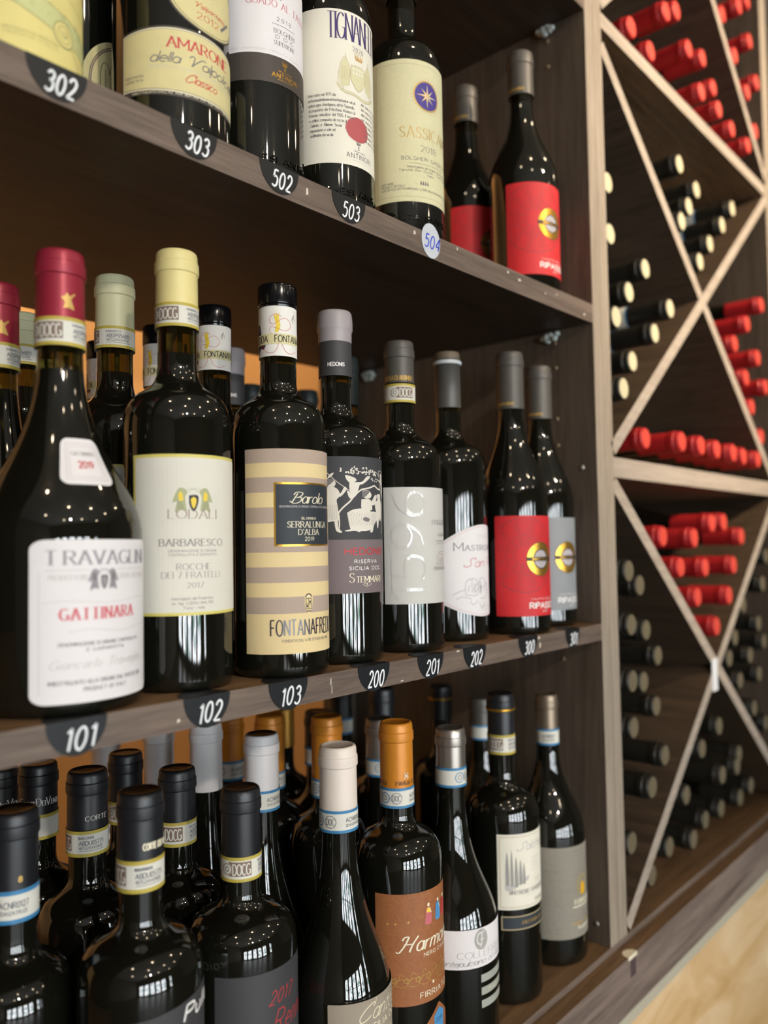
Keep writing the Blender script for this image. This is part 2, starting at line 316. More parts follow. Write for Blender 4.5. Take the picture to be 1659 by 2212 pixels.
INK = mat('dark_print', '#2d2a2c', 0.6); GREY = mat('grey_print', '#767070', 0.6); LGREY = mat('light_grey_print', '#c4c0bb', 0.6); GOLD = mat('gold_foil', '#d8a63e', 0.28, metal=0.85)
PGOLD = mat('printed_gold', '#c9a45a', 0.4, metal=0.3); RED = mat('red_print', '#c43a3f', 0.55); CREAM = mat('cream_print', '#efe6c9', 0.6)
BANDY = mat('band_yellow_edge', '#b9a645', 0.55); BANDP = mat('band_paper', '#dad7cc', 0.7); BANDB = mat('band_brown_panel', '#7d685a', 0.6); BLUE = mat('band_blue_edge', '#3b7fae', 0.5); BANDI = mat('band_print', '#77767a', 0.6)
def neck_band(root, cr, z0, z1, kind, rot, code='ABSP056815', name2='BARBARESCO', full=True, R=None):
    """state neck strip, kind docg (yellow edged) or doc (blue edged)"""
    R = R or cr*1.012; k = R*1000; h = (z1-z0)*1000; a = z0*1000; b = z1*1000
    L = Label(R, -178, 178, a, b, BANDP); e = BANDY if kind == 'docg' else BLUE; t = h*.13
    L.ink.rect(-pi*k, a, pi*k, a+t, e); L.ink.rect(-pi*k, b-t, pi*k, b, e)
    if full:
        U = lambda d: radians(d+rot)*k; lo, hi = a+t*1.5, b-t*1.4; H = hi-lo
        if kind == 'docg':
            L.ink.rect(U(-96), lo+H*.06, U(-30), hi, BANDB); L.ink.disk(U(-101), lo+H*.52, H*.40, H*.40, BANDP, 2); L.ink.ring(U(-101), lo+H*.52, H*.32, H*.38, BANDB, 3)
            L.ink.ring(U(-101), lo+H*.52, H*.12, H*.18, GREY, 3)
            L.ink.text('DOCG', U(-83), U(-34), lo+H*.16, H*.70, BANDP, w=.11, track=.12, lay=3)
            L.ink.text(name2, U(-8), U(34), lo+H*.80, H*.15, BANDI, w=.16, k=1); L.ink.text(code, U(-6), U(62), lo+H*.42, H*.26, BANDI, w=.17, k=1); L.ink.text('4B7G2AX424DB', U(-6), U(58), lo+H*.16, H*.18, BANDI, w=.16, k=1)
            L.ink.rect(U(-6), lo+H*.04, U(64), lo+H*.07, GREY)
        else:
            L.ink.disk(U(-70), lo+H*.5, H*.44, H*.44, BANDP, 2); L.ink.ring(U(-70), lo+H*.5, H*.40, H*.46, BANDI, 2); L.ink.text('DOC', U(-70)-H*.30, U(-70)+H*.30, lo+H*.28, H*.44, BANDI, w=.13, lay=3)
            L.ink.ring(U(-110), lo+H*.5, H*.36, H*.43, BLUE, 2); L.ink.ring(U(-110), lo+H*.5, H*.14, H*.20, BANDI, 2)
            L.ink.text('ACNR0127', U(-24), U(40), lo+H*.46, H*.30, BANDI, w=.16, k=1); L.ink.text('2DASZATRUZE', U(-24), U(38), lo+H*.14, H*.18, BANDI, w=.16, k=1)
    return L.build('neck_band', root)
def bottle(name, x, y, zb, r, h, kind='bordeaux', cap=None, cz=.06, cr=.0148, ring='lip', label='', group=None, fill=None, rn=None, seg=64, captop=None, cat='wine bottle', rot=0.0):
    root = empty(name, (x, y, zb), (0, 0, rot)); rn = rn or cr-.0011; prof, zs = profile(kind, r, h, rn); mb = MB(); fl = fill if fill else h*.79
    # split the profile at the wine level
    pr = []
    for i, p in enumerate(prof):
        if pr and pr[-1][1] < fl < p[1]:
            a = pr[-1]; t = (fl-a[1])/(p[1]-a[1]); pr.append((a[0]+(p[0]-a[0])*t, fl))
        pr.append(p)
    mb.lathe(pr, seg, GLASS, (lambda z, r_: NECK if z > fl else GLASS)); mb.build('glass_body', root)
    if cap: capsule_mb(cr, h-cz, h, cap, ring, captop).build('capsule', root)
    tag(root, label, cat, group); root['_r'] = 0; del root['_r']
    return root, prof

# ------------------------------------------------------------------ the room (behind and around the camera)
PLASTER = mat('plaster_wall', '#6e655b', 0.85, var=.05, vscale=3); CEIL = mat('ceiling_paint', '#a5a19b', 0.9)
def tan_wall():
    m = mat('mottled_tan_wall', '#d9b783', 0.75, var=.01); nt = m.node_tree; b = nt.nodes['Principled BSDF']; tc = nt.nodes.new('ShaderNodeTexCoord')
    mp = nt.nodes.new('ShaderNodeMapping'); mp.inputs['Scale'].default_value = (4, 9, 11); mp.inputs['Rotation'].default_value = (0, .35, 0); nt.links.new(tc.outputs['Object'], mp.inputs[0])
    n = nt.nodes.new('ShaderNodeTexNoise'); n.inputs['Scale'].default_value = 1; n.inputs['Detail'].default_value = 4; n.inputs['Distortion'].default_value = 1.4; nt.links.new(mp.outputs[0], n.inputs['Vector'])
    cr = nt.nodes.new('ShaderNodeValToRGB'); e = cr.color_ramp.elements; e[0].position = .3; e[0].color = lin('#bd9458'); e[1].position = .72; e[1].color = lin('#e8cfa8'); x = e.new(.5); x.color = lin('#d6b282')
    nt.links.new(n.outputs['Fac'], cr.inputs[0]); nt.links.new(cr.outputs[0], b.inputs['Base Color']); return m
TAN = tan_wall()
def sbox(name, *a, m, **k): mb = MB(); mb.box(*a, m, **k); return structure(mb.build(name))
FL = wood('floor_boards', '#4a3b2e', '#33281e', 'y', .4)
sbox('floor', -3.6, 4.8, -5.1, 1.3, -1.36, -1.3, m=FL)
sbox('ceiling', -3.6, 4.8, -5.1, 1.3, 1.8, 1.86, m=CEIL)
sbox('wall_left', -3.66, -3.6, -5.1, 1.3, -1.3, 1.8, m=PLASTER); sbox('wall_right', 4.8, 4.86, -5.1, 1.3, -1.3, 1.8, m=PLASTER)
WB = mat('warm_back_wall', '#d9a468', 0.85, var=.03, vscale=5)
sbox('wall_back', -3.6, 4.8, 1.0, 1.06, -1.3, 1.8, m=WB)
sbox('wall_low', -1.2, 3.0, 0.005, 0.055, -1.3, -0.5445, m=TAN)
sbox('trim_1', -1.2, 3.0, -0.0175, 0.004, -0.5535, -0.5402, m=mat('pale_grey_trim', '#b3ab97', 0.7))
# front wall with its windows
wins = [(-3.1, -2.35), (-2.1, -1.35), (-1.1, -.45), (-.2, .45), (.7, 1.35), (2.1, 2.5)]; ZW0, ZW1 = -1.22, .50
mb = MB(); xs = [-3.6]+[v for w in wins for v in w]+[4.8]
for i in range(0, len(xs), 2): mb.box(xs[i], xs[i+1], -5.06, -5.0, ZW0, ZW1, PLASTER)
mb.box(-3.6, 4.8, -5.06, -5.0, -1.3, ZW0, PLASTER); mb.box(-3.6, 4.8, -5.06, -5.0, ZW1, 1.8, PLASTER); structure(mb.build('wall_front'))
def daylight():
    m = bpy.data.materials.new('daylight_outside'); m.use_nodes = True; nt = m.node_tree; b = nt.nodes['Principled BSDF']; tc = nt.nodes.new('ShaderNodeTexCoord')
    n = nt.nodes.new('ShaderNodeTexNoise'); n.inputs['Scale'].default_value = 3.2; n.inputs['Detail'].default_value = 7; n.inputs['Roughness'].default_value = .75; nt.links.new(tc.outputs['Object'], n.inputs['Vector'])
    cr = nt.nodes.new('ShaderNodeValToRGB'); e = cr.color_ramp.elements; e[0].position = .42; e[0].color = (.06, .13, .09, 1); e[1].position = .60; e[1].color = (1.0, .955, .94, 1); x = e.new(.5); x.color = (.52, .58, .64, 1)
    nt.links.new(n.outputs['Fac'], cr.inputs[0]); nt.links.new(cr.outputs[0], b.inputs['Emission Color']); b.inputs['Emission Strength'].default_value = WINDOW_STRENGTH; b.inputs['Base Color'].default_value = (.02, .02, .02, 1); return m
DAY = daylight(); FRM = mat('window_frame_paint', '#3b3632', 0.5)
for i, (a, b) in enumerate(wins):
    w = MB(); w.box(a, b, -5.03, -5.02, ZW0, ZW1, DAY); wo = structure(w.build('window_%d' % (i+1)))
    f = MB(); c = (a+b)/2
    for x0, x1, z0, z1 in ((a, a+.04, ZW0, ZW1), (b-.04, b, ZW0, ZW1), (c-.02, c+.02, ZW0, ZW1), (a, b, ZW0, ZW0+.05), (a, b, ZW1-.05, ZW1), (a, b, -.32, -.28)): f.box(x0, x1, -5.0, -4.97, z0, z1, FRM)
    f.build('window_frame', wo)
# ceiling lamps
BULB = mat('warm_bulb', (1.0, .80, .55, 1), 0.5, emit=BULB_STRENGTH); HOUS = mat('lamp_housing', '#2c2a28', 0.4)
lamp0 = None
for i, (x, y) in enumerate([(-.75, -.7), (.45, -.85), (1.75, -.8), (3.2, -1.1), (-.2, -1.9), (1.15, -2.1), (2.5, -2.3), (-1.9, -1.9), (-1.1, -3.4), (.5, -3.6), (2.1, -3.8)]):
    if lamp0 is None:
        lamp0 = empty('ceiling_lamp', (x, y, 1.8)); h = MB(); h.lathe([(.0, -.0), (.055, -.0), (.055, -.07), (.045, -.07), (.045, -.02), (0, -.02)], 24, HOUS); h.build('lamp_housing', lamp0)
        b = MB(); b.lathe([(0, -.13)]+[(.055*cos(radians(t)), -.075+.055*sin(radians(t))) for t in range(-75, 90, 15)]+[(0, -.04)], 16, BULB); b.build('bulb', lamp0); o = lamp0
    else:
        o = lamp0.copy(); COL.objects.link(o); o.location = (x, y, 1.8)
        for ch in lamp0.children: c_ = ch.copy(); COL.objects.link(c_); c_.parent = o
    tag(o, 'round dark ceiling lamp with a small warm bulb', 'ceiling lamp', 'ceiling lamps over the shop floor')
# added unseen strip lamp, put in to warm the wall behind the shelves
sl = empty('added_strip_lamp', (.30, .93, 1.12)); h = MB(); h.box(-.8, .8, -.03, .03, 0, .03, HOUS); h.build('lamp_housing', sl)
b = MB(); b.box(-.78, .78, -.02, .02, -.012, 0, mat('warm_tube', (1.0, .66, .34, 1), 0.5, emit=STRIP_STRENGTH)); b.build('tube', sl); tag(sl, 'added warm strip lamp to light the wall behind the open-backed shelves', 'lamp')

# ------------------------------------------------------------------ the shelving and the diamond rack
XD0, XD1 = .887, .931
Z3, Z2, Z1 = -.4705, -.0953, .285
def sag(x): t = (x-.35)/.54; return .0045*max(0, 1-t*t)
unit = tag(empty('wine_shelving', (.35, .2, -.4705)), 'tall dark wood-grain shelving unit with four levels of standing bottles', 'shelves')
def part(mb, name, parent):
    o = mb.build(name, parent); o.location = tuple(-v for v in parent.location); return o
def shelf(z, th, sg, name='shelf'):
    mb = MB(); n = 40; x0, x1 = -.19, XD0
    for i in range(n+1):
        x = x0+(x1-x0)*i/n; d = sag(x) if sg else 0
        mb.add([(x, 0, z-th-d), (x, 0, z-d), (x, .40, z-d), (x, .40, z-th-d)])
    for i in range(n):
        a = i*4; b_ = a+4
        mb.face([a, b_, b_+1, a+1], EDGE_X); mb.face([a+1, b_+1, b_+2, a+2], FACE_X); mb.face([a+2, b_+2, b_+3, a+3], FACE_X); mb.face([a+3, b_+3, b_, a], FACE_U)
    mb.face([0, 1, 2, 3], FACE_X); mb.face([n*4+3, n*4+2, n*4+1, n*4], FACE_X); return part(mb, name, unit)
CH = mat('pale_chip', '#d8cdbd', .8)
shelf(Z1+.0015, .0225, True); shelf(Z2, .0193, False); shelf(.6705, .0195, False)
mb = MB(); mb.box(XD0, XD0+.0218, 0, .415, -.4704, 1.45, FACE_Z, front=EDGE_Z); part(mb, 'side_panel', unit)
mb = MB(); mb.box(-.212, -.19, 0, .415, -.4704, 1.45, FACE_Z, front=EDGE_Z); part(mb, 'side_panel', unit)
mb = MB(); mb.box(.833, XD0, .402, .416, -.4704, 1.45, FACE_Z); part(mb, 'back_stile', unit)
mb = MB(); mb.box(-.19, XD0, 0, .41, 1.06, 1.08, FACE_X, front=EDGE_X); part(mb, 'shelf', unit)
# screws and peg holes on the inner face of the side panel
SCR = mat('zinc_screw', '#b9b7b0', .35, metal=.9); HOLE = mat('peg_hole_plug', '#8d7a63', .7)
for (y, z, r_, m) in [(.0199, .0914, .0035, SCR), (.017, -.4473, .003, SCR)]+[(.0512, z, .0024, HOLE) for z in (.6335, .6004, .2485, .2176, .1541, .1213, -.1405)]:
    mb = MB(); n = 14; c_ = mb.add([(XD0-.0012, y, z)]); k = mb.add([(XD0-.0009, y+r_*cos(2*pi*i/n), z+r_*sin(2*pi*i/n)) for i in range(n)]); q = mb.add([(XD0+.0005, y+r_*cos(2*pi*i/n), z+r_*sin(2*pi*i/n)) for i in range(n)])
    for i in range(n): j = (i+1) % n; mb.face([c_, k+j, k+i], m, True); mb.face([k+i, k+j, q+j, q+i], m)
    part(mb, 'screw' if m is SCR else 'peg_plug', unit)
# clear plastic shelf brackets in the corners
CLR = mat('clear_plastic_bracket', '#aeb6b2', .25, spec=.6)
for bi, (y, z) in enumerate([(.0536, .6505), (.0524, .2617), (.359, .2620)]):
    mb = MB(); rnd = random.Random(bi+3)
    for k in range(13):
        a = rnd.uniform(0, 2*pi); q = rnd.uniform(0, .013); rr = rnd.uniform(.0032, .0048); dy, dz = q*cos(a)*1.25, -abs(q*sin(a))*.75
        mb.lathe([(0, z+dz-rr*.8-.003)]+[(rr*cos(radians(t)), z+dz-.003+rr*.8*sin(radians(t))) for t in (-60, -30, 0, 30, 60)]+[(0, z+dz-.003+rr*.8)], 10, CLR, cx=XD0-.0045-rnd.uniform(0, .003), cy=y+dy)
    part(mb, 'shelf_bracket', unit)
# the counter board the unit stands on and its front lip
base = tag(empty('counter_board', (.9, 0, -.4785)), 'long brown wood-grain counter board the shelves and the rack stand on', 'counter')
mb = MB(); mb.box(-.4, 2.6, 0, .42, -.4785, -.4705, FACE_X, front=EDGE_X); o = part(mb, 'top_board', base)
mb = MB(); mb.box(-.4, 2.6, -.018, .42, -.5395, -.4787, FACE_X, front=wood('lip_edge_banding', '#87766b', '#5a4d45', 'x')); o = part(mb, 'front_lip', base)
mb = MB(); k = 18; c_ = mb.add([(.905, -.0184, -.4796)]); mb.add([(.905+.0105*cos(pi*i/k), -.0184+.0, -.4790) for i in range(k+1)])
mb = MB(); mb.box(.894, .916, -.0186, -.0178, -.4825, -.4783, CREAM); n0 = mb.add([(.905, -.018, -.4785)]); q = mb.add([(.905+.0115*cos(pi*i/k), -.018+.0115*sin(pi*i/k), -.4785) for i in range(k+1)])
for i in range(k): mb.face([n0, q+i, q+i+1], CREAM)
tag(mb.build('adhesive_label'), 'small worn cream sticker folded over the edge of the counter lip', 'sticker')
mb = MB(); mb.box(.899, .913, -.0184, -.0181, -.503, -.4826, mat('dark_glue_mark', '#4b3a3c', .7)); part(mb, 'glue_mark', base)

rack = tag(empty('diamond_wine_rack', (1.27, .2, -.4705)), 'tall wood-grain rack of crossed boards holding bottles lying on their sides', 'wine rack')
XR0, XR1 = .931, 1.615
mb = MB(); mb.box(XD0+.0222, XR0, 0, .415, -.4705, 1.45, FACE_Z, front=EDGE_Z); part(mb, 'side_panel', rack)
mb = MB(); mb.box(XR1, XR1+.04, 0, .415, -.4705, 1.45, FACE_Z, front=EDGE_Z); part(mb, 'side_panel', rack)
for z0, z1 in ((.081, .106), (.652, .6718), (1.25, 1.27)):
    mb = MB(); mb.box(XR0, XR1, .001, .415, z0, z1, FACE_X, front=EDGE_R); part(mb, 'shelf_board', rack)
def diag(x0, z0, x1, z1, th=.018, y0=.0, m=FACE_Y):
    L = hypot(x1-x0, z1-z0); nx, nz = -(z1-z0)/L*th/2, (x1-x0)/L*th/2; mb = MB()
    pts = [(x0-nx, z0-nz), (x1-nx, z1-nz), (x1+nx, z1+nz), (x0+nx, z0+nz)]
    n = mb.add([(p[0], y0, p[1]) for p in pts]+[(p[0], .414, p[1]) for p in pts])
    mb.face([n, n+1, n+2, n+3], EDGE_R); mb.face([n+7, n+6, n+5, n+4], m)
    for i in range(4): j = (i+1) % 4; mb.face([n+j, n+i, n+4+i, n+4+j], m)
    part(mb, 'diagonal_board', rack)
def x_cross(A0, A1, B0, B1):
    diag(*A0, *A1)
    # the second board is halved around the first
    (x1, y1), (x2, y2), (x3, y3), (x4, y4) = A0, A1, B0, B1; d = (x1-x2)*(y3-y4)-(y1-y2)*(x3-x4)
    t = ((x1-x3)*(y3-y4)-(y1-y3)*(x3-x4))/d; cx, cy = x1+t*(x2-x1), y1+t*(y2-y1); L = hypot(x4-x3, y4-y3); ux, uy = (x4-x3)/L*.009, (y4-y3)/L*.009
    diag(x3, y3, cx-ux, cy-uy, y0=.0004); diag(cx+ux, cy+uy, x4, y4, y0=.0004)
x_cross((.931, .116), (1.615, .648), (.931, .628), (1.603, .106))
x_cross((1.604, .081), (.934, -.462), (.931, .074), (1.615, -.463))
diag(1.615, .688, .95, 1.24); diag(.931, .684, 1.235, .962, y0=.0004)
mb = MB(); mb.box(XR0, XR1, .400, .414, -.4705, 1.45, FACE_Z); part(mb, 'back_panel', rack)
# a pale sticker on the crossing of the lower boards
mb = MB(); mb.box(1.243, 1.2655, -.0012, -.0002, -.227, -.178, mat('silver_white_sticker', '#e8e8ea', .35)); tag(mb.build('adhesive_label'), 'small silvery white sticker on the crossing of the lower rack boards', 'sticker')

# ------------------------------------------------------------------ number tags on the shelf edges
BLKT = mat('black_chalk_tag', '#15171a', .45, var=.02); CHALK = mat('white_chalk_ink', '#eef0f2', .7); BLUEI = mat('blue_marker', '#2a4fc8', .6); CLEART = mat('clear_white_tag', '#c9ccd2', .25)
def number_tag(x, z, w, text, label, top=True, tilt=0, kind='half'):
    R = w/2*1.02; Hh = .0208; mb = MB(); n = 24; y = -.0004; th = .0003
    if kind == 'half':
        pts = [(x+R*cos(pi+pi*i/n), z+Hh*sin(pi+pi*i/n)) for i in range(n+1)]
        f = mb.add([(p[0], y-th, p[1]) for p in pts]); g = mb.add([(p[0], y, p[1]) for p in pts]); mb.face([f+i for i in range(n+1)], BLKT)
        for i in range(n): mb.face([f+i, g+i, g+i+1, f+i+1], BLKT)
        mb.face([f, f+n, g+n, g], BLKT)
        if top:
            t = mb.add([(x+R*cos(pi*i/n), -.0006+Hh*sin(pi*i/n), z+.0005) for i in range(n+1)]); mb.face([t+i for i in range(n+1)], BLKT)
        ink = Ink(); cols = CHALK; u0, u1, v0, hh = -R*420, R*520, -17.0, 12.5
    else:
        pts = [(x+R*cos(2*pi*i/n), z+R*1.18*sin(2*pi*i/n)) for i in range(n)]
        f = mb.add([(p[0], y-th, p[1]) for p in pts]); g = mb.add([(p[0], y, p[1]) for p in pts]); mb.face([f+i for i in range(n)], CLEART)
        for i in range(n): mb.face([f+i, g+i, g+(i+1) % n, f+(i+1) % n], CLEART)
        ink = Ink(); cols = BLUEI; u0, u1, v0, hh = -R*720, R*850, -7, 12
    ink.text(text, u0, u1, v0, hh, cols, w=.115, track=.26, shear=.22, wob=.05, k=4)
    flat_put(mb, ink, lambda u, v, off: (x+u/1000, y-th-off, z+v/1000), .0001)
    o = mb.build('number_tag'); tag(o, label, 'number tag', 'handwritten number tags on the shelf edges'); return o
for x, w, t, n_ in ((.232, .0365, '101', 'the scalloped white label'), (.322, .036, '102', 'the yellow-rimmed label'), (.393, .0368, '103', 'the striped label'), (.485, .0372, '200', 'the figure scene label'), (.559, .036, '201', 'the embossed white label'), (.626, .036, '202', 'the fan-shaped label'), (.721, .036, '300', 'the lower scarlet label'), (.815, .0310, '301', 'the grey emblem label')):
    number_tag(x, Z2, w, t, 'black half-round tag reading %s below %s' % (t, n_))
for x, w, t, n_ in ((.220, .0365, '302', 'the yellow scrollwork label'), (.315, .0365, '303', 'the arched red-lettered label'), (.390, .0371, '502', 'the white over brown label'), (.464, .038, '503', 'the tall violet-lettered label')):
    number_tag(x, Z1+.0015-sag(x), w, t, 'black half-round tag reading %s below %s' % (t, n_), top=False)
number_tag(.571, Z1-.0065-.0025, .0265, '504', 'clear oval tag reading 504 in blue on the upper shelf edge', kind='oval')
# paint chips on the shelf edges
def chips(lst):
    for x, z, w, h in lst:
        mb = MB()
        n = mb.add([(x-w/2, -.0003, z-h/2), (x+w/2, -.0003, z-h*.3), (x+w*.3, -.0003, z+h/2), (x-w*.4, -.0003, z+h*.35)]); mb.face([n, n+1, n+2, n+3], CH)
        part(mb, 'edge_chip', unit)
chips([(.436, -.102, .0012, .006), (.437, -.108, .0008, .007), (.52, -.1125, .004, .0012), (.743, -.098, .004, .003), (.745, -.106, .003, .006), (.30, -.108, .0025, .0025), (.600, -.0965, .005, .0014),
       (.418, .272, .0025, .006), (.548, .2775, .003, .004), (.612, .280, .002, .003), (.70, .2795, .004, .0025), (.722, .2765, .006, .003), (.80, .279, .003, .002), (.865, .270, .004, .003), (.775, .2745, .003, .002)])

# ------------------------------------------------------------------ capsules and papers
C_BLACK = mat('matt_black_capsule', '#1d1e22', .38, spec=.5, bump=.05, bscale=300); C_GLOSS = mat('gloss_black_screw_cap', '#0e0e10', .16)
C_RED = mat('dark_red_foil', '#9c2a3c', .35, metal=.25); C_SAGE = mat('sage_green_capsule', '#d3d0a8', .45); C_YEL = mat('pale_yellow_capsule', '#e2d290', .45)
C_GREY = mat('warm_grey_capsule', '#a39a9b', .4); C_DGREY = mat('dark_grey_foil', '#58544f', .45, metal=.2); C_ORANGE = mat('amber_orange_capsule', '#d08426', .4, metal=.15)
C_CREAM = mat('cream_capsule', '#e3d6cb', .45); C_LGREY = mat('light_grey_capsule', '#e0dcdc', .45); C_SILVER = mat('silver_capsule', '#a49c94', .32, metal=.8); C_BRONZE = mat('bronze_capsule', '#8c7c6a', .4, metal=.7)
C_RACKRED = mat('bright_red_foil', '#b02226', .4, metal=.1); C_RACKEND = mat('red_foil_lit_end', '#cf4a3c', .4); C_RACKBLK = mat('rack_black_foil', '#26241f', .38, metal=.2); C_DISC = mat('cream_capsule_disc', '#c9be9c', .5)  # red foil ends paler than the sides: frontal light put into the colour
DTOP = mat('dark_capsule_top', '#2c211a', .35, metal=.4)
P_WHITE = mat('cool_white_label', '#e4dfdf', .75); P_IVORY = mat('ivory_label', '#dad6c9', .75); P_TAN = mat('cream_tan_label', '#e2cb98', .75); P_TAUPE = mat('taupe_stripe', '#b19d8e', .75)
P_SLATE = mat('slate_label', '#3c3c40', .7); P_GREYB = mat('warm_grey_label', '#76696a', .7); P_1596 = mat('off_white_embossed_label', '#c9c6c0', .6); P_RED = mat('scarlet_label', '#d02b30', .6, spec=.4)
P_REDD = mat('deep_red_tracery', '#a5343a', .6); P_GREYL = mat('cool_grey_label', '#8d9093', .55); P_COPPER = mat('copper_brown_label', '#a8683c', .6, var=.18, vscale=260, bump=.3, bscale=500); P_STONE = mat('ribbed_stone_label', '#8e877b', .65, bump=.5, bscale=160)
P_AGED = mat('aged_yellow_label', '#dccf98', .75, var=.08, vscale=120); P_YEL = mat('old_yellow_label', '#dfd084', .75, var=.06, vscale=80); P_TIG = mat('cream_white_label', '#e9e3d2', .75); P_SAS = mat('parchment_label', '#dcd5ab', .75, var=.06, vscale=300)
P_NAVY = mat('navy_label', '#2a3138', .6); P_DARKB = mat('dark_brown_label', '#433b35', .6); P_BLACKL = mat('black_grey_label', '#3b3a3c', .6); P_KHAKI = mat('khaki_label', '#9c8f7f', .65); VIOLET = mat('violet_ink', '#3b2a66', .55); LEAFG = mat('sage_print', '#a9ac84', .6); YPRINT = mat('yellow_rim', '#d6c86a', .5); BROWNI = mat('brown_print', '#8c7066', .6); CLEARI = mat('clear_varnish_relief', '#cbc8c2', .14, spec=.7)
TANV = mat('tan_relief', '#b5a27a', .5); BRED = mat('brick_red_print', '#b8585a', .7); SKYB = mat('sky_blue_print', '#4d93c9', .6); PINK = mat('rose_print', '#c96a72', .6); PYEL = mat('yellow_print', '#e7c93f', .6)

def crest(L, a, z, w, h, m1, m2, m3=None):
    """heraldic crest: two winged supporters, shield and crown"""
    u = L.U(a); I = L.ink
    for s in (-1, 1):
        I.blob([(u+s*w*.16, z-h*.45), (u+s*w*.20, z+h*.10), (u+s*w*.14, z+h*.32), (u+s*w*.26, z+h*.48), (u+s*w*.38, z+h*.40), (u+s*w*.5, z-h*.10), (u+s*w*.38, z-h*.02), (u+s*w*.44, z-h*.48), (u+s*w*.3, z-h*.40)], m1, 1)
        I.blob([(u+s*w*.24, z+h*.0), (u+s*w*.28, z+h*.32), (u+s*w*.36, z+h*.22), (u+s*w*.33, z-h*.05)], m3 or m2, 2)
        for q in range(3): I.stroke([(u+s*w*(.24+.05*q), z-h*.35), (u+s*w*(.30+.05*q), z-h*.05)], .18, m2, lay=3)
    I.blob([(u-w*.11, z+h*.18), (u+w*.11, z+h*.18), (u+w*.10, z-h*.2), (u, z-h*.46), (u-w*.10, z-h*.2)], m2, 2); I.blob([(u-w*.07, z+h*.02), (u, z+h*.12), (u+w*.07, z+h*.02), (u+w*.05, z-h*.2), (u, z-h*.34), (u-w*.05, z-h*.2)], m3 or m1, 3)
    I.stroke(arc(u, z+h*.30, w*.11, h*.12, 0, 180), .35, m1, lay=2); I.stroke([(u-w*.2, z+h*.36), (u-w*.1, z+h*.46), (u+w*.1, z+h*.46), (u+w*.2, z+h*.36)], .3, m1, lay=2)
def crown(I, u, z, w, h, m, lay=2):
    for k in range(5):
        x = u+(k-2)*w*.22; I.poly([(x-w*.10, z), (x+w*.10, z), (x+(k-2)*w*.05, z+h)], m, lay); I.disk(x+(k-2)*w*.05, z+h, w*.06, w*.06, m, lay, 8)
    I.rect(u-w*.45, z-h*.35, u+w*.45, z, m, lay)
def captext(root, cr, z, t, a0, a1, h, m, **kw):
    L = Label(cr*1.0, a0-2, a1+2, z*1000-.5, z*1000+h, None); L.T(t, a0, a1, z*1000, h, m, **kw)
    mb = MB(); flat_put(mb, L.ink, wrap(cr), .00035); return mb.build('capsule_print', root)
def lines(L, rows, a0, a1, z, h, dz, m, **kw):
    for i, r in enumerate(rows):
        if isinstance(r, tuple): t, x0, x1 = r
        else: t, x0, x1 = r, a0, a1
        L.T(t, x0, x1, z-dz*i, h, m, k=1, **kw)

# ---- middle shelf, front row ------------------------------------------------
SOFTG = mat('soft_grey_print', '#9a9499', .6)
def b_gattinara(x, y, h, label, group=None, full=True, r=.050):
    b, pf = bottle('wine_bottle', x, y, Z2, r, h, 'sloping', C_RED, h-.2415, .0150, 'lip', label, group, rn=.0137, fill=.21)
    neck_band(b, .0150, .2245, .2425, 'docg', 9); R = lambda z: rad_at(pf, z)
    I = Label(.0150, -30, 15, 240, 260, None); u = I.U(-8); z = 253
    I.ink.blob([(u-3.2, z-5), (u-2.5, z-1), (u-4.5, z+2), (u-2.6, z+2.6), (u-1.0, z+5), (u+.6, z+3), (u+3.5, z+5), (u+4.3, z+4.2), (u+1.6, z+1), (u+2.4, z-2), (u+3.5, z-5.6), (u, z-4.6)], PGOLD, 1)
    mb = MB(); flat_put(mb, I.ink, wrap(.0151), .0003); mb.build('capsule_emblem', b)
    if not full: return b
    L = Label(R, -27, 24, 135.5, 165, P_WHITE, corner=5, rows=8); L.frame(3.2, .35, LGREY); L.frame(5, .3, LGREY); L.T('GATTINARA', -15, 12, 154, 2.4, GREY, serif=True); L.T('2019', -9, 7, 146, 4.2, RED, w=.18); L.build('shoulder_label', b)
    wavy = lambda t, lo, hi: (lo+.35*sin(t*220), hi+.35*sin(t*220))
    R2 = lambda z: rad_at(pf, z)+.0002
    L = Label(R2, -46, 57, 8, 102.5, P_WHITE, corner=6, rows=10)
    L.T('T', -36, -29, 88, 8.2, SOFTG, serif=True, w=.14); L.T('RAVAGLINI', -24, 45, 88, 8.0, SOFTG, serif=True, w=.14, track=.2)
    L.rect(-36, 84.5, -8, 84.9, LGREY); L.rect(12, 84.5, 48, 84.9, LGREY); crest(L, 2, 79, 13, 13, SOFTG, GREY)
    L.T('PRODUTTORE', -34, -9, 79, 3, LGREY, serif=True); L.T('VITICOLTORE', 14, 46, 79, 3, LGREY, serif=True)
    L.ink.stroke(smooth([(L.U(-38)+6*k, 66+.9*sin(k*1.1)) for k in range(13)]), .3, LGREY); L.ink.stroke(smooth([(L.U(-22)+6*k, 49+1.2*sin(k*1.3)) for k in range(9)]), .3, LGREY)
    L.T('GATTINARA', -27, 28, 56, 6.6, mat('faded_red_print', '#d0646c', .6), serif=True, w=.15, track=.34)
    lines(L, ['DENOMINAZIONE DI ORIGINE CONTROLLATA'], -28, 34, 41, 1.9, 3, GREY); lines(L, ['E GARANTITA'], -10, 18, 37.5, 1.9, 3, GREY)
    L.T('Giancarlo Travaglini', -34, 38, 28, 5, LGREY, script=True, shear=.3, w=.07)
    lines(L, ['IMBOTTIGLIATO ALLA ORIGINE DAL VITICOLTORE', ('PRODUCT OF ITALY', -12, 20)], -34, 38, 19, 2.2, 4.4, GREY)
    L.rect(-40, 14, -39.6, 84, LGREY); L.rect(49, 14, 49.4, 84, LGREY); L.build('front_label', b); return b
b_gattinara(.2483, .052, .2870, 'broad sloping bottle with dark red foil and white scalloped label above tag 101')
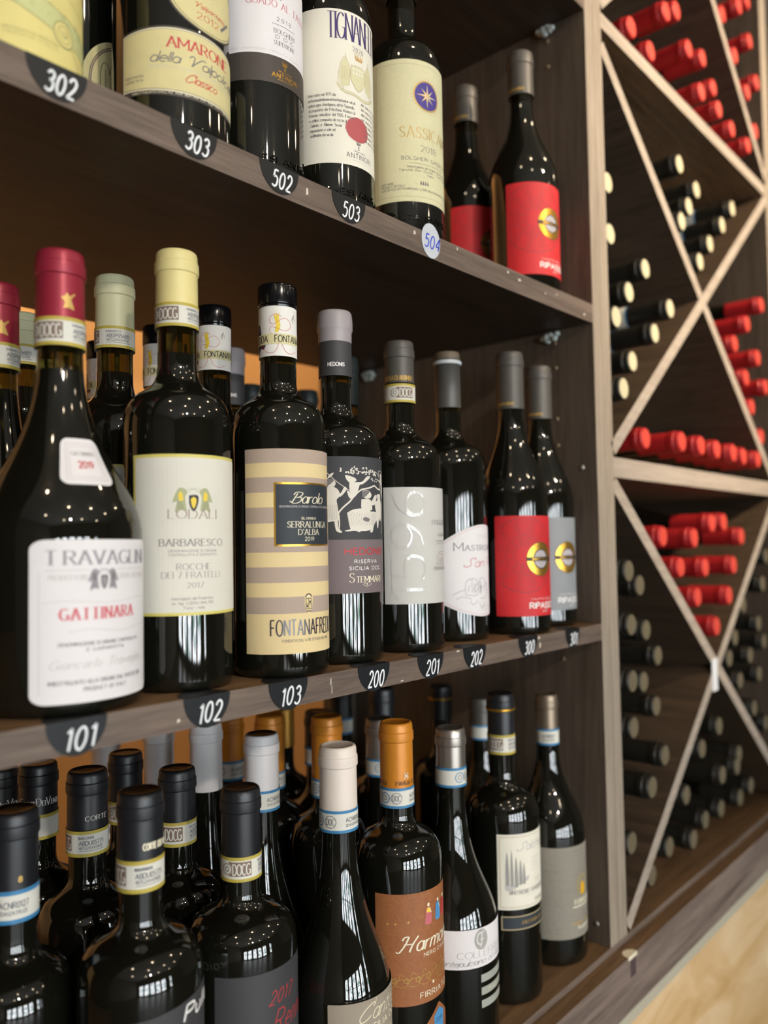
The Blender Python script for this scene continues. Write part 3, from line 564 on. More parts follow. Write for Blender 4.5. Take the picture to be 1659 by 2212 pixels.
b_gattinara(.2455, .140, .2860, 'dark red foiled bottle behind the broad white-labelled bottle at far left', full=False, r=.038)

def b_barbaresco(x, y, h, cap, label, group=None, r=.038, rot=0, front=True, code='ABSP056815'):
    b, pf = bottle('wine_bottle', x, y, Z2, r, h, 'bordeaux', cap, h-.2690, .0150, 'lip', label, group, rn=.0138, fill=.235)
    neck_band(b, .0150, .2535, .2705, 'docg', rot, code)
    L = Label(r, -84, 52, 51.5, 160, YPRINT); R_ = 1.8
    L.ink.rect(L.U(-84)+2.2, 53.5, L.U(52)-1.6, 157.8, P_IVORY, 0)
    crest(L, -19, 129, 28, 17, LEAFG, INK, PYEL)
    L.T('LODALI', -44, 7, 116.5, 6.0, BROWNI, serif=True, w=.12, thin=.03); L.T('BARBARESCO', -53, 15, 98, 4.6, GREY, serif=True, w=.16)
    lines(L, ['DENOMINAZIONE DI ORIGINE', 'CONTROLLATA E GARANTITA'], -44, 7, 94, 1.5, 2.6, GREY, serif=False)
    L.T('ROCCHE', -36, -1, 82, 4.2, GREY, serif=True, w=.11); L.T('DEI 7 FRATELLI', -51, 11, 76.6, 4.0, GREY, serif=True, w=.11); L.T('2017', -26, -9, 70, 3.4, GREY, serif=True, w=.12)
    lines(L, ['Imbottigliato dal Produttore', 'Az. Agr. LODALI WALTER', ('Treiso - Italia', -30, -8)], -41, 2, 62, 1.7, 3.1, GREY)
    L.T('PRODOTTO IN ITALIA', 36, 38, 0, 1, GREY) if False else None
    L.build('front_label', b)
    Lb = Label(r, 78, 140, 40, 140, P_IVORY); Lb.build('back_label', b); return b
b_barbaresco(.3356, .051, .3101, C_YEL, 'bottle with pale yellow capsule and yellow-rimmed cream label above tag 102')
b_barbaresco(.3364, .137, .3125, C_SAGE, 'sage green capsuled bottle between the red-foiled and yellow-capsuled bottles', rot=-48)
b_barbaresco(.3100, .240, .2985, C_SAGE, 'sage green capsuled bottle at the back, just right of the far left edge', rot=-62)

def b_striped(x, y, h, label, group=None, front=True, rot=0, r=.0370):
    b, pf = bottle('wine_bottle', x, y, Z2, r, h, 'broad' if front else 'bordeaux', C_GLOSS, .0178, .0148, 'screw', label, group, rn=.0142)
    R = .0147; k = R*1000; N = Label(R, -179, 179, 243.5, 282.5, mat('neck_wrap_paper', '#e7e3dc', .65)); dz = (h-.3010)*1000
    N.z0 += dz; N.z1 += dz
    for o in (0, 180):
        U = lambda d: radians(d+o+rot)*k
        N.ink.blob([(U(-50), 262+dz), (U(-46), 267+dz), (U(-50), 272+dz), (U(-52), 276+dz), (U(-43), 273.5+dz), (U(-47), 279+dz), (U(-40), 274.5+dz), (U(-36), 278+dz), (U(-37), 272+dz), (U(-33), 267+dz), (U(-40), 262+dz)], PYEL, 1)
        N.ink.blob([(U(-112), 246+dz), (U(-100), 250+dz), (U(-88), 249+dz), (U(-80), 252+dz), (U(-84), 256+dz), (U(-96), 259+dz), (U(-104), 268+dz), (U(-118), 268+dz), (U(-122), 252+dz)], mat('aubergine_print', '#2e2438', .6), 1)
        N.ink.stroke(smooth([(U(-30), 274+dz), (U(-50), 276+dz), (U(-66), 272+dz), (U(-55), 268+dz), (U(-20), 273+dz), (U(0), 268+dz), (U(-18), 263+dz), (U(-60), 266+dz), (U(-62), 261+dz), (U(-30), 258+dz)], 5), .3, RED, lay=2)
        N.ink.stroke(smooth([(U(-95), 253+dz), (U(-78), 247+dz), (U(-55), 246+dz), (U(-42), 250+dz), (U(-40), 254+dz)], 5), .3, RED, lay=3); N.ink.stroke(smooth([(U(-30), 253+dz), (U(-18), 247+dz), (U(0), 245.5+dz), (U(20), 248+dz)], 5), .3, RED, lay=2)
        N.ink.stroke([(U(4), 272+dz), (U(12), 276+dz)], .35, INK); N.ink.stroke([(U(8), 270+dz), (U(12), 277+dz), (U(18), 272+dz)], .35, INK)
        N.ink.text('FONTANAFREDDA', U(-50), U(108), 254.2+dz, 5.2, INK, w=.13, track=.2, lay=4); N.ink.rect(U(-92), 252.6+dz, U(88), 260.8+dz, mat('neck_cream_stripe', '#d9cf9f', .65), 3)
    N.build('neck_wrap', b)
    if not front: 
        Label(r, -84, 75, 18, 169, P_TAUPE).build('front_label', b); return b
    L = Label(r, -84, 74, 18, 169, P_TAN); T_ = P_TAUPE
    bands = [169.5, 158.8, 148.0, 136.8, 125.6, 114.0, 103.6, 92.6, 81.6, 70.2, 59.6, 47.6]
    for i in range(0, len(bands)-1, 2): L.ink.rect(L.U(-84)+.05, bands[i+1]-.2, L.U(74)-.05, min(bands[i], 168.9), T_, 0)
    L.rect(-48, 96.8, 37, 144.0, GOLD, 1); L.ink.rect(L.U(-48)+1.3, 98.1, L.U(37)-1.3, 142.7, P_NAVY, 2)
    L.T('Barolo', -30, 16, 128.5, 8.2, CREAM, script=True, shear=.35, w=.10, thin=.05, lay=4, track=.08, k=4)
    L.T('DENOMINAZIONE DI ORIGINE CONTROLLATA E GARANTITA', -42, 33, 125.4, 1.5, LGREY, lay=4, w=.12, k=1); L.T('DEL COMUNE DI', -16, 4, 116.6, 1.6, CREAM, lay=4, k=1)
    L.T('SERRALUNGA', -33, 24, 110.6, 4.4, CREAM, serif=True, lay=4, w=.14); L.T("D'ALBA", -20, 9, 105.2, 4.0, CREAM, serif=True, lay=4, w=.14); L.T('2019', -12, 1, 100.7, 2.8, CREAM, lay=4, w=.12)
    u = L.U(-8); L.ink.blob([(u-3.2, 61), (u+3.2, 61), (u+3.2, 52), (u, 46.5), (u-3.2, 52)], P_TAN, 1); L.ink.frame(u-2.6, 50, u+2.6, 58.2, .45, INK, 2); L.ink.rect(u-.2, 50, u+.2, 58, INK, 2); L.ink.rect(u-2.4, 53.6, u+2.4, 54, INK, 2); L.ink.stroke(arc(u, 57.5, 3.0, 3.8, 25, 155), .9, INK, lay=2); L.ink.disk(u, 59.6, 1.6, .6, CREAM, 3, 12); L.ink.rect(u-2.0, 48.2, u+2.0, 49, INK, 2); L.ink.disk(u-1.2, 52.2, .8, 1, INK, 2, 8); L.ink.disk(u+1.2, 55.4, .8, 1, INK, 2, 8)
    L.T('FONTANAFREDDA', -53, 46, 31.3, 11.4, mat('aubergine_foil_print', '#373040', .3, spec=.8), w=.095, track=.24, lay=2); L.T("FONDATA DAL 1o RE D'ITALIA NEL 1858", -40, 26, 26.6, 1.9, GREY, k=1)
    L.build('front_label', b); return b
b_striped(.4185, .036, .3010, 'bottle with cream and taupe striped label and gloss black screw cap above tag 103')
b_striped(.4325, .137, .3085, 'black screw-capped bottle with patterned neck wrap right behind the yellow capsule', front=False, rot=-18)
b_striped(.4280, .215, .3055, 'black screw-capped bottle glimpsed between the sage and yellow capsules', front=False, rot=-25)
b_striped(.4130, .292, .3020, 'black screw-capped bottle glimpsed just left of the sage green neck', front=False, rot=5)

def b_vine(x, y, h, label, group=None, full=True, r=.0385):
    b, pf = bottle('wine_bottle', x, y, Z2, r, h, 'bordeaux', P_BLACKL, h-.2422, .0145, 'lip', label, group, rn=.0136)
    mb = MB(); mb.lathe([(.01456, h-.0272), (.0146, h-.0175), (.0154, h-.0162), (.0156, h-.0150), (.0155, h-.0085), (.0150, h-.003), (.0146, h-.0010), (.0138, h+.0002), (0, h+.0002)], 40, C_GREY); mb.build('capsule_top', b)
    captext(b, .0146, .2500, 'HEDONIS', -70, -14, 3.2, WHITE, w=.2, track=.2)
    if not full: return b
    L = Label(r, -88, 74, 57.5, 170, P_GREYB); L.rect(-88, 101.5, 74, 170, P_SLATE, 0); WH = mat('figure_print', '#dcd5c8', .6); I = L.ink; k = L.k
    # picture coordinates: unroll the photo crop (x 200..1430, y 300..1970) to mm
    def P(px, py): return (L.U(-58)+(px-200)/1230*k*radians(95)*(0.72+0.28*(px-200)/1230), 163.0-(py-300)/1670*57.0)
    def B(pts, m=WH, lay=1, kk=3): I.blob([P(*p) for p in pts], m, lay, kk)
    def S(pts, w, m=WH, lay=1): I.stroke(smooth([P(*p) for p in pts]), w, m, lay=lay)
    B([(130, 1690), (200, 1100), (215, 840), (330, 830), (430, 900), (470, 1050), (400, 1110), (430, 1400), (420, 1640), (300, 1660)]); B([(215, 660), (300, 640), (370, 690), (385, 770), (330, 850), (240, 840)]); B([(205, 640), (330, 640), (350, 690), (250, 790), (205, 790)], GREY, 2)
    B([(440, 1040), (480, 1070), (590, 900), (550, 830), (500, 950)]); B([(350, 1640), (420, 1640), (430, 1860), (500, 1920), (450, 1930), (380, 1870)]); S([(190, 470), (400, 700), (560, 850), (740, 1030)], .5); B([(215, 640), (260, 540), (350, 490), (310, 580)], WH, 1)
    B([(560, 550), (620, 560), (740, 620), (760, 690), (660, 740), (590, 660)]); B([(640, 720), (760, 720), (870, 700), (960, 570), (1030, 570), (990, 640), (880, 760), (800, 780), (790, 900), (760, 1030), (700, 1080), (640, 900)]); B([(590, 920), (680, 980), (740, 1050), (660, 1120), (620, 1060)])
    S([(440, 1640), (430, 1480), (520, 1330), (640, 1190), (730, 1040), (850, 900), (1000, 850), (1120, 790), (1200, 850), (1300, 870)], 1.3); S([(440, 1500), (450, 1700), (440, 1840)], 1.0); S([(1260, 480), (1290, 700), (1280, 850), (1330, 1000), (1350, 1500), (1330, 1960)], .55); S([(760, 430), (900, 480), (1100, 450), (1200, 470), (1260, 560)], .5); S([(1250, 520), (1250, 410), (1330, 400), (1420, 460), (1430, 600)], .5); S([(1400, 1150), (1370, 1500), (1430, 1660)], .45)
    rnd = random.Random(5)
    for q in range(42):
        px = rnd.uniform(480, 1150); py = 420+rnd.uniform(-70, 110)*(1-abs(px-780)/900)+(px > 1000)*30; u, v = P(px, py)
        for w_ in range(3): I.disk(u+rnd.uniform(-.5, .5), v+rnd.uniform(-.5, .5), .62, .62, WH, 1, 7)
    for q in range(12): u, v = P(rnd.uniform(1050, 1180), rnd.uniform(500, 680)); I.disk(u, v, .6, .7, WH, 1, 7)
    B([(870, 930), (980, 900), (1050, 1010), (1010, 1100), (900, 1090)]); B([(865, 940), (1000, 900), (1010, 940), (930, 1060), (870, 1080)], GREY, 2)
    B([(850, 1130), (1000, 1120), (1090, 1210), (1110, 1050), (1150, 1010), (1180, 1050), (1120, 1250), (1040, 1280), (1060, 1380), (860, 1390)]); B([(590, 1460), (700, 1380), (880, 1350), (1020, 1390), (1000, 1600), (1080, 1700), (1000, 1880), (700, 1890), (640, 1820)])
    B([(1180, 1000), (1280, 980), (1290, 1100), (1320, 1200), (1330, 1320), (1300, 1650), (1180, 1500), (1130, 1300), (1140, 1180), (1200, 1130)]); B([(1020, 1420), (1160, 1440), (1200, 1560), (1100, 1750), (1060, 1920), (1010, 1910), (1050, 1750), (980, 1600)]); B([(1160, 1560), (1230, 1560), (1210, 1800), (1180, 1800)]); B([(540, 1890), (660, 1850), (720, 1880), (600, 1905)]); B([(750, 1880), (830, 1900), (790, 1925)])
    B([(1310, 470), (1370, 480), (1380, 600), (1410, 800), (1390, 1080), (1340, 900), (1320, 720), (1200, 640), (1160, 600), (1300, 640)]); B([(870, 1590), (920, 1560), (1000, 1600), (980, 1670), (890, 1650)], GREY, 3)
    for q in range(9): S([(640+q*45, 1440+q*4), (610+q*46, 1600), (660+q*42, 1760)], .16, GREY, 3)
    for q in range(6): S([(220+q*35, 1260), (210+q*36, 1400), (230+q*35, 1620)], .16, GREY, 3)
    for q in range(5): S([(1060+q*22, 1460), (1030+q*26, 1600), (1040+q*12, 1750)], .14, GREY, 3)
    L.T('HEDONIS', -37, 25, 89.2, 5.2, RED, w=.2, track=.28); L.T('RISERVA', -25, 10, 82.2, 2.8, WHITE, w=.18, track=.35); L.T('SICILIA DOC', -32, 18, 76.6, 2.8, WHITE, w=.18, track=.3)
    L.T('Stemmari', -32, 18, 66.5, 7.6, CREAM, serif=True, small=.62, w=.11); u = L.U(-8); I.stroke(smooth([(u, 66), (u-4, 64.6), (u-1, 63.4), (u, 66), (u+1, 63.4), (u+5, 65), (u, 66)]), .25, CREAM, lay=2); I.stroke([(u, 66), (u, 61.8)], .25, CREAM, lay=2)
    L.build('front_label', b); Lb = Label(r, 82, 140, 44, 150, P_GREYL); Lb.build('back_label', b); return b
b_vine(.4958, .0492, .2993, 'grey-topped bottle with dark grey figure scene label above tag 200')
b_vine(.5168, .222, .3010, 'grey-topped bottle at the back, beside the patterned neck wrap', full=False, r=.037)

b, pf = bottle('wine_bottle', .5833, .05, Z2, .0385, .2895, 'bordeaux', C_DGREY, .0405, .0140, 'lip', 'bottle with dark grey foil and off-white embossed label above tag 201', rn=.0131)
neck_band(b, .0144, .2300, .2475, 'docg', 34); captext(b, .0142, .2508, 'TENUTA DI ARTIMINO', -120, 6, 4.4, PGOLD, serif=True, w=.14, track=.1)
L = Label(.0385, -75, 88, 43.5, 148.5, P_1596); I = L.ink; k = L.k
def side(t, v0, v1, u_, hgt):   # figures read upwards, running up the label
    s = Ink(); s.text(t, 0, v1-v0, 0, hgt, CLEARI, w=.10, thin=.05, serif=True, track=.16, k=5)
    for pts, m, lay in s.p: I.p.append(([(u_-p[1], v0+p[0]) for p in pts], m, lay+3))
side('1596', 48, 145, L.U(-18), 31)
L.T('POGGILARCA', -5, 46, 114.5, 4.4, GREY, serif=True, w=.12); L.T('CARMIGNANO', 6, 42, 104, 2.4, GREY, serif=True, k=1); lines(L, ['DENOMINAZIONE DI ORIGINE', 'CONTROLLATA E GARANTITA'], 3, 46, 99, 1.3, 2.4, GREY)
u = L.U(14); I.stroke([(u-6, 79), (u-6, 85), (u-2, 89), (u+3, 87), (u+8, 89), (u+8, 79)], .3, BROWNI); I.rect(u-9, 78.4, u+14, 78.8, BROWNI)
for q in range(5): I.frame(u-4+q*2.4, 80, u-2.6+q*2.4, 84, .2, BROWNI)
I.stroke([(u-8, 84), (u-2, 90), (u+10, 90)], .3, BROWNI); L.T('TENUTA DI ARTIMINO', -4, 46, 73.2, 3.2, GREY, serif=True, w=.12, k=1); L.build('front_label', b)

b, pf = bottle('wine_bottle', .6748, .0612, Z2, .0380, .2964, 'bordeaux', C_DGREY, .0585, .0136, 'flange', 'bottle with white fan-shaped label and brown top above tag 202', rn=.0129)
mb = MB(); mb.lathe([(.0141, .2835), (.0150, .2842), (.0150, .2868), (.0138, .2874)], 36, mat('white_lettered_ring', '#c9cdd0', .5)); mb.build('neck_ring', b); mb = MB(); mb.lathe([(.0134, .2874), (.0130, .2950), (.0122, .2966), (0, .2966)], 36, mat('brown_capsule_top', '#6d6051', .5)); mb.build('capsule_top', b)
fan = lambda t, lo, hi: (lo+16*(1-sin(pi*min(1, max(0, t)))**.8), hi-20*(1-sin(pi*min(1, max(0, t)))**.9))
L = Label(.0380, -72, 82, 24, 116, P_WHITE, shape=fan); I = L.ink
L.T('2018', -8, 16, 102.5, 3.0, LGREY, serif=True); L.T('Mastrojanni', -49, 52, 90, 7.8, GREY, serif=True, small=.68, w=.11); L.T('San Pio', -34, 44, 73.5, 9, PINK, script=True, shear=.4, w=.07, k=4, track=.1)
u0 = L.U(-32)
for pl in ([(0, 50), (0, 62), (7, 66), (14, 63), (14, 50), (0, 50)], [(7, 66), (7, 52)], [(14, 60), (20, 67), (27, 62), (31, 54), (27, 47), (18, 46)], [(3, 53), (3, 58), (5, 59)], [(-14, 50), (-5, 54), (0, 55)], [(-10, 46), (-3, 48), (6, 46)], [(5, 44), (8, 40), (14, 44)], [(16, 42), (20, 36), (24, 42)]): I.stroke(smooth([(u0+p[0], p[1]-4) for p in pl]), .35, GREY)
for q in range(24): a_ = random.uniform(8, 30); I.stroke([(u0+a_, 44+random.uniform(0, 16)), (u0+a_+1.6, 46+random.uniform(0, 14))], .3, GREY)
lines(L, ['IMBOTTIGLIATO', 'ITALIA'], -2, 22, 33, 1.8, 3, LGREY); I.stroke([(L.U(-70+152*t/24), fan(t/24, 24, 116)[1]-1.8) for t in range(1, 24)], .25, PINK); I.stroke([(L.U(-70+152*t/24), fan(t/24, 24, 116)[0]+1.8) for t in range(1, 24)], .25, PINK); L.build('front_label', b)

def b_emblem(x, y, z, r, h, paper, label, group=None, dec=True, c0=-11, seg=64, bl=True):
    b, pf = bottle('wine_bottle', x, y, z, r, h, 'burgundy', C_DGREY, h-.2440, .0152, 'lip', label, group, rn=.0138, seg=seg)
    captext(b, .0153, .2475, 'MARABINO', -112, -45, 3.0, PGOLD, w=.2)
    L = Label(r, -88, 76, 19.5, 125.5, paper, corner=1.5); I = L.ink; k = L.k
    if dec:
        dm = P_REDD if paper is P_RED else mat('grey_tracery', '#7f8386', .6)
        cx, cy = L.U(-40), 84
        I.ring(cx, cy, 39, 40, dm, n=40)
        for a_ in range(0, 360, 30):
            for rr, w_ in ((30, 9.5), (16, 6)): 
                px, py = cx+rr*cos(radians(a_)), cy+rr*sin(radians(a_))
                if py < 124-w_ and py > 22: I.ring(px, py, w_-.5, w_, dm, n=16); I.ring(px, py, w_*.55-.4, w_*.55, dm, n=12)
        I.p = [q for q in I.p if all(21 < p[1] < 124 and L.U(-86) < p[0] < L.U(74) for p in q[0])]
    cx, cy = L.U(c0), 79.5; I.disk(cx, cy, 18.2, 18.2, P_DARKB, 3, 36); I.ring(cx, cy, 10.8, 17.6, GOLD, 4, 40); I.ring(cx, cy, 14.0, 14.3, BROWNI, 5, 40)
    I.disk(cx, cy, 9.4, 9.4, mat('silver_leaf_print', '#b9b1b3', .5), 5, 30); I.rect(cx-18, cy-2.2, cx+18, cy+2.2, P_DARKB, 6); I.text('MARABINO', cx-11, cx+11, cy-1.3, 2.6, GOLD, w=.2, lay=8)
    for a_ in range(0, 360, 24): I.stroke([(cx+3*cos(radians(a_)), cy+3*sin(radians(a_))), (cx+8.6*cos(radians(a_)), cy+8.6*sin(radians(a_)))], .35, GREY, lay=5)
    L.T('VALPOLICELLA', -32, 20, 36.5, 1.8, WHITE, k=1); L.T('RIPASSO', -34, 22, 27.5, 6.0, WHITE, w=.22, track=.16); L.T('2018', -10, 2, 23.3, 2, WHITE, k=1)
    L.build('front_label', b)
    if bl: Label(r, 85, 150, 30, 125, P_GREYL).build('back_label', b)
    return b
b_emblem(.7612, .0395, Z2, .0385, .3076, P_RED, 'bottle with scarlet label and round gold emblem above tag 300')
b_emblem(.8475, .0538, Z2, .0380, .3079, P_GREYL, 'bottle with grey label and round gold emblem against the side panel above tag 301', dec=False)
for x, y, h, lb in ((.5936, .133, .2905, 'dark-capped bottle glimpsed behind the grey-topped figure label bottle'), (.6063, .300, .2880, 'dark-capped bottle at the back, glimpsed left of the black screw cap neck'), (.7023, .305, .2950, 'dark-capped bottle at the back, glimpsed between the two grey and black tops')):
    b, pf = bottle('wine_bottle', x, y, Z2, .036, h, 'bordeaux', mat('dark_teal_capsule', '#2c3536', .4), .05, .0146, 'lip', lb, seg=40); Label(.036, -60, 60, 40, 130, P_AGED).build('front_label', b)

# ---- upper shelf ------------------------------------------------------------
def zt(x): return Z1+.0015-sag(x)
def front(L, b): L.build('front_label', b)
# yellow-labelled bottle at far left
b, pf = bottle('wine_bottle', .2154, .05, zt(.2154), .0415, .30, 'bordeaux', C_BLACK, .05, label='bottle with yellow scrollwork label cut off by the left edge, above tag 302')
L = Label(.0415, -90, 78, 3, 130, P_YEL, corner=3); I = L.ink; k = L.k; sc = mat('scroll_outline', '#9a9568', .6); pale = mat('pale_scroll', '#c4c487', .7)
I.stroke(smooth([(L.U(-80), 60), (L.U(-50), 52), (L.U(-20), 40), (L.U(10), 33), (L.U(40), 30), (L.U(74), 26)], 6), 13, pale); 
for dv in (-7, 7): I.stroke(smooth([(L.U(-80), 60+dv), (L.U(-50), 52+dv), (L.U(-20), 40+dv), (L.U(10), 33+dv), (L.U(40), 30+dv), (L.U(74), 26+dv)], 6), .5, sc, lay=2)
cx, cy = L.U(20), 27; I.disk(cx, cy, 8, 8, P_YEL, 3, 30); I.ring(cx, cy, 7.2, 8, sc, 4); I.ring(cx, cy, 4.8, 5.2, sc, 4)
for q in range(26): a_ = random.uniform(0, 360); rr = random.uniform(0, 4.2); I.stroke([(cx+rr*cos(radians(a_)), cy+rr*sin(radians(a_))), (cx+rr*cos(radians(a_))+.9, cy+rr*sin(radians(a_))+.8)], .3, sc, lay=4)
for q in range(46):
    u = random.uniform(L.U(-70), L.U(70)); t = (u-L.U(-80))/(L.U(74)-L.U(-80)); v = 60-34*t**.75+random.uniform(-5, 5)+(0 if t > .3 else -2); I.stroke(arc(u, v, 1.5, 1.2, random.uniform(0, 180), random.uniform(200, 360), 6), .3, sc, lay=3)
L.T('Riserva Classico', 30, 66, 62, 5, PINK, script=True, shear=.3, w=.08); I.stroke(smooth([(L.U(-20), 48), (L.U(20), 52), (L.U(50), 48), (L.U(64), 60), (L.U(66), 100)], 6), .45, sc, lay=2)
I.stroke(smooth([(L.U(30), 22), (L.U(48), 10), (L.U(60), 16), (L.U(72), 10)], 5), .45, sc, lay=2); lines(L, ['IMBOTTIGLIATO DAL PRODUTTORE', 'VERONA ITALIA'], -30, 14, 17, 1.4, 2.6, sc); front(L, b)
# dark bottle with oval medallion label, behind
b, pf = bottle('wine_bottle', .3050, .137, zt(.305), .040, .30, 'bordeaux', C_BLACK, .05, label='dark bottle with oval cellar-scene label behind the red-lettered cream label')
oval = lambda t, lo, hi: ((lo+hi)/2-(hi-lo)/2*sqrt(max(0, 1-(2*t-1)**2)), (lo+hi)/2+(hi-lo)/2*sqrt(max(0, 1-(2*t-1)**2)))
L = Label(.040, -24, 66, 30, 100, P_AGED, shape=oval); I = L.ink; cx, cy = L.U(21), 65
I.ring(cx, cy, 26, 26.5, INK, asp=1.18, n=40); I.ring(cx, cy, 24.5, 25.6, BROWNI, asp=1.18, n=40)
for q in range(9): I.stroke([(cx-18+q*4, cy-16), (cx-18+q*4, cy+8+3*sin(q))], .4, INK); 
for q in range(5): I.stroke(arc(cx-14+q*7, cy+8, 3.4, 8, 0, 180), .45, INK); I.rect(cx-20, cy-16-q*1.4, cx+20, cy-15.7-q*1.4, GREY)
L.T('CANTINA', -2, 46, cy-10, 4, INK, serif=True); front(L, b)
L = Label(.040, -60, 60, 8, 24, P_AGED); L.frame(1, .4, INK); L.frame(2, .2, INK); L.build('lower_label', b)
# red-lettered cream label
b, pf = bottle('wine_bottle', .3315, .05, zt(.3315), .0415, .30, 'bordeaux', C_BLACK, .05, label='dark bottle with arched cream label in red capitals above tag 303')
arch = lambda t, lo, hi: (lo+.0, hi)
L = Label(.0415, -84, 66, 26.5, 70.5, P_DARKB, shape=lambda t, lo, hi: (lo-1.5*(1-(2*t-1)**2), hi+4.0*(1-(2*t-1)**2)), off=.0002); I = L.ink
n = 40
def pane(ins, m, lay, lo0, hi0):
    for q in range(n):
        a, c = q/n, (q+1)/n; A = L.U(-84)+ins+(L.U(66)-L.U(-84)-2*ins)*a; C_ = L.U(-84)+ins+(L.U(66)-L.U(-84)-2*ins)*c
        fa, fc = 1-(2*a-1)**2, 1-(2*c-1)**2; I.p.append(([(A, lo0-1.5*fa), (C_, lo0-1.5*fc), (C_, hi0+4*fc), (A, hi0+4*fa)], m, lay))
pane(.2, CREAM, 0, 29.6, 69.0); pane(1.0, INK, 1, 30.4, 68.2); pane(1.35, P_AGED, 2, 30.75, 67.85)
L.T('AMARONE', -38, 30, 59.0, 7.2, RED, serif=True, w=.17, lay=4, track=.18); L.T('della Valpolicella', -54, 52, 48.2, 7.2, GREY, script=True, shear=.35, w=.11, lay=4, k=4, track=.06)
L.T('DENOMINAZIONE DI ORIGINE CONTROLLATA', -56, 52, 44.2, 1.7, LGREY, lay=4, k=1); L.T('Classico', -22, 12, 36.5, 6.0, RED, script=True, shear=.35, w=.10, lay=4, k=4, track=.06)
lines(L, ['PRODOTTO IN ITALIA', 'VERONA 750 ML'], -80, -60, 38, 1.6, 3, GREY, lay=4); L.T("IMBOTTIGLIATO DALL'AZ. AGR. BERTANI SOC. AGR. S.R.L. - GREZZANA ITALIA", -72, 50, 26.5, 1.5, CREAM, lay=3, k=1); front(L, b)
L = Label(.0415, -40, 50, 75, 130, P_DARKB, shape=oval); I = L.ink; cx, cy = L.U(5), 102.5; I.disk(cx, cy, 31.2, 26.2, P_AGED, 0, 40); I.ring(cx, cy, 29.5, 29.9, INK, 1, 40, asp=.84); L.T('2012', -10, 16, 84, 4.6, RED, serif=True, lay=3); L.T('Valpantena', -12, 26, 92, 3.5, RED, script=True, shear=.3, lay=3)
I.stroke([(L.U(20), 86), (L.U(34), 96)], 2, GREY, lay=3); L.build('upper_label', b)
# white over brown label
b, pf = bottle('wine_bottle', .4120, .052, zt(.412), .038, .30, 'bordeaux', C_BLACK, .05, label='bottle with white over dark brown label above tag 502')
L = Label(.038, -108, 84, 73.5, 160, P_WHITE); L.rect(-108, 73.5, 84, 95.2, P_DARKB, 0); L.T('GUADO AL TASSO', -50, 42, 133.5, 5.6, PINK, serif=True, w=.10, track=.22)
u = L.U(-9); L.ink.poly([(u-4.5, 147), (u, 140.5), (u+4.5, 147), (u, 155)], P_DARKB, 2); L.ink.poly([(u-2, 147), (u, 143.5), (u+2, 147), (u, 152)], GOLD, 3)
L.T('2018', -14, 6, 123.5, 3, GREY, w=.12, track=.5); L.ink.stroke([(L.U(-20), 120.6), (L.U(12), 120.6)], .35, GREY); L.T('BOLGHERI', -18, 12, 113.6, 3.6, GREY, serif=True, w=.12); lines(L, ['D O C'], -16, 10, 109.6, 2.4, 3, GREY); L.T('SUPERIORE', -18, 12, 104.3, 3.4, GREY, serif=True, w=.12)
lines(L, ['MARCHESI ANTINORI TENUTA GUADO AL TASSO'], -90, 60, 97.5, 1.4, 3, LGREY)
crown(L.ink, L.U(-4), 90.0, 4.2, 2.4, GOLD); L.ink.stroke([(L.U(-4)-.9, 88.4), (L.U(-4)+.9, 85.4)], .5, GOLD, lay=2); L.ink.stroke([(L.U(-4)+.9, 88.4), (L.U(-4)-.9, 85.4)], .5, GOLD, lay=2); L.T('Marchesi', -13, 6, 83.4, 1.6, GOLD, script=True, shear=.3, k=2); L.T('ANTINORI', -21, 17, 78.8, 3.5, GOLD, w=.17, track=.3); L.rect(-14, 77.3, 8, 77.7, GOLD); front(L, b)
Label(.038, 100, 160, 60, 150, P_WHITE).build('back_label', b)
# tall violet-lettered label
b, pf = bottle('wine_bottle', .4947, .05, zt(.4947), .038, .30, 'bordeaux', C_BLACK, .05, label='bottle with tall white label in narrow violet capitals above tag 503')
L = Label(.038, -87, 100, 37.5, 170, P_TIG); L.ink.rect(L.U(-87), 37.5, L.U(-87)+.6, 170, VIOLET, 1)
L.T('TIGNANELLO', -47, 44, 144.8, 22.5, VIOLET, serif=True, w=.062, thin=.022, track=.10, lay=2); L.T('2020', -14, 3, 136.5, 4.2, GREY, serif=True, w=.1, track=.4)
u = L.U(-6); I = L.ink; tn = TANV; crown(I, u+1, 131, 8, 4.5, mat('copper_print', '#c79a5c', .5))
for s in (-1, 1): I.blob([(u+s*9, 106), (u+s*8, 120), (u+s*12, 129), (u+s*16, 124), (u+s*18, 112), (u+s*15, 104)], P_SAS, 1); I.stroke(smooth([(u+s*9, 106), (u+s*9, 122), (u+s*13, 130), (u+s*17, 122), (u+s*19, 108), (u+s*14, 103), (u+s*18, 100)], 4), .35, tn); I.stroke([(u+s*12, 128), (u+s*12.5, 133)], .5, tn); [I.stroke([(u+s*(10+q*1.6), 110), (u+s*(10.6+q*1.6), 122)], .25, tn) for q in range(4)]
I.blob([(u-7, 124), (u+7, 124), (u+7.5, 112), (u, 103), (u-7.5, 112)], P_SAS, 2); I.stroke(smooth([(u-7, 124), (u+7, 124), (u+7.5, 112), (u, 103), (u-7.5, 112), (u-7, 124)], 4), .35, tn, lay=3)
for q in range(4):
    for w_ in range(2): I.disk(u-4.5+q*3, 121.5-w_*3.4, 1.1, 1.2, P_TIG, 4, 10)
I.stroke(smooth([(u-20, 106), (u-14, 100), (u-5, 99), (u+6, 97), (u+14, 99), (u+20, 104)], 4), 1.6, P_SAS); I.stroke(smooth([(u-20, 105), (u-14, 99), (u-5, 98), (u+6, 96), (u+14, 98), (u+20, 103)], 4), .3, tn); I.stroke(smooth([(u-21, 107.4), (u-14, 101.4), (u-5, 100.2), (u+6, 98.2), (u+14, 100.4), (u+20, 105.4)], 4), .3, tn)
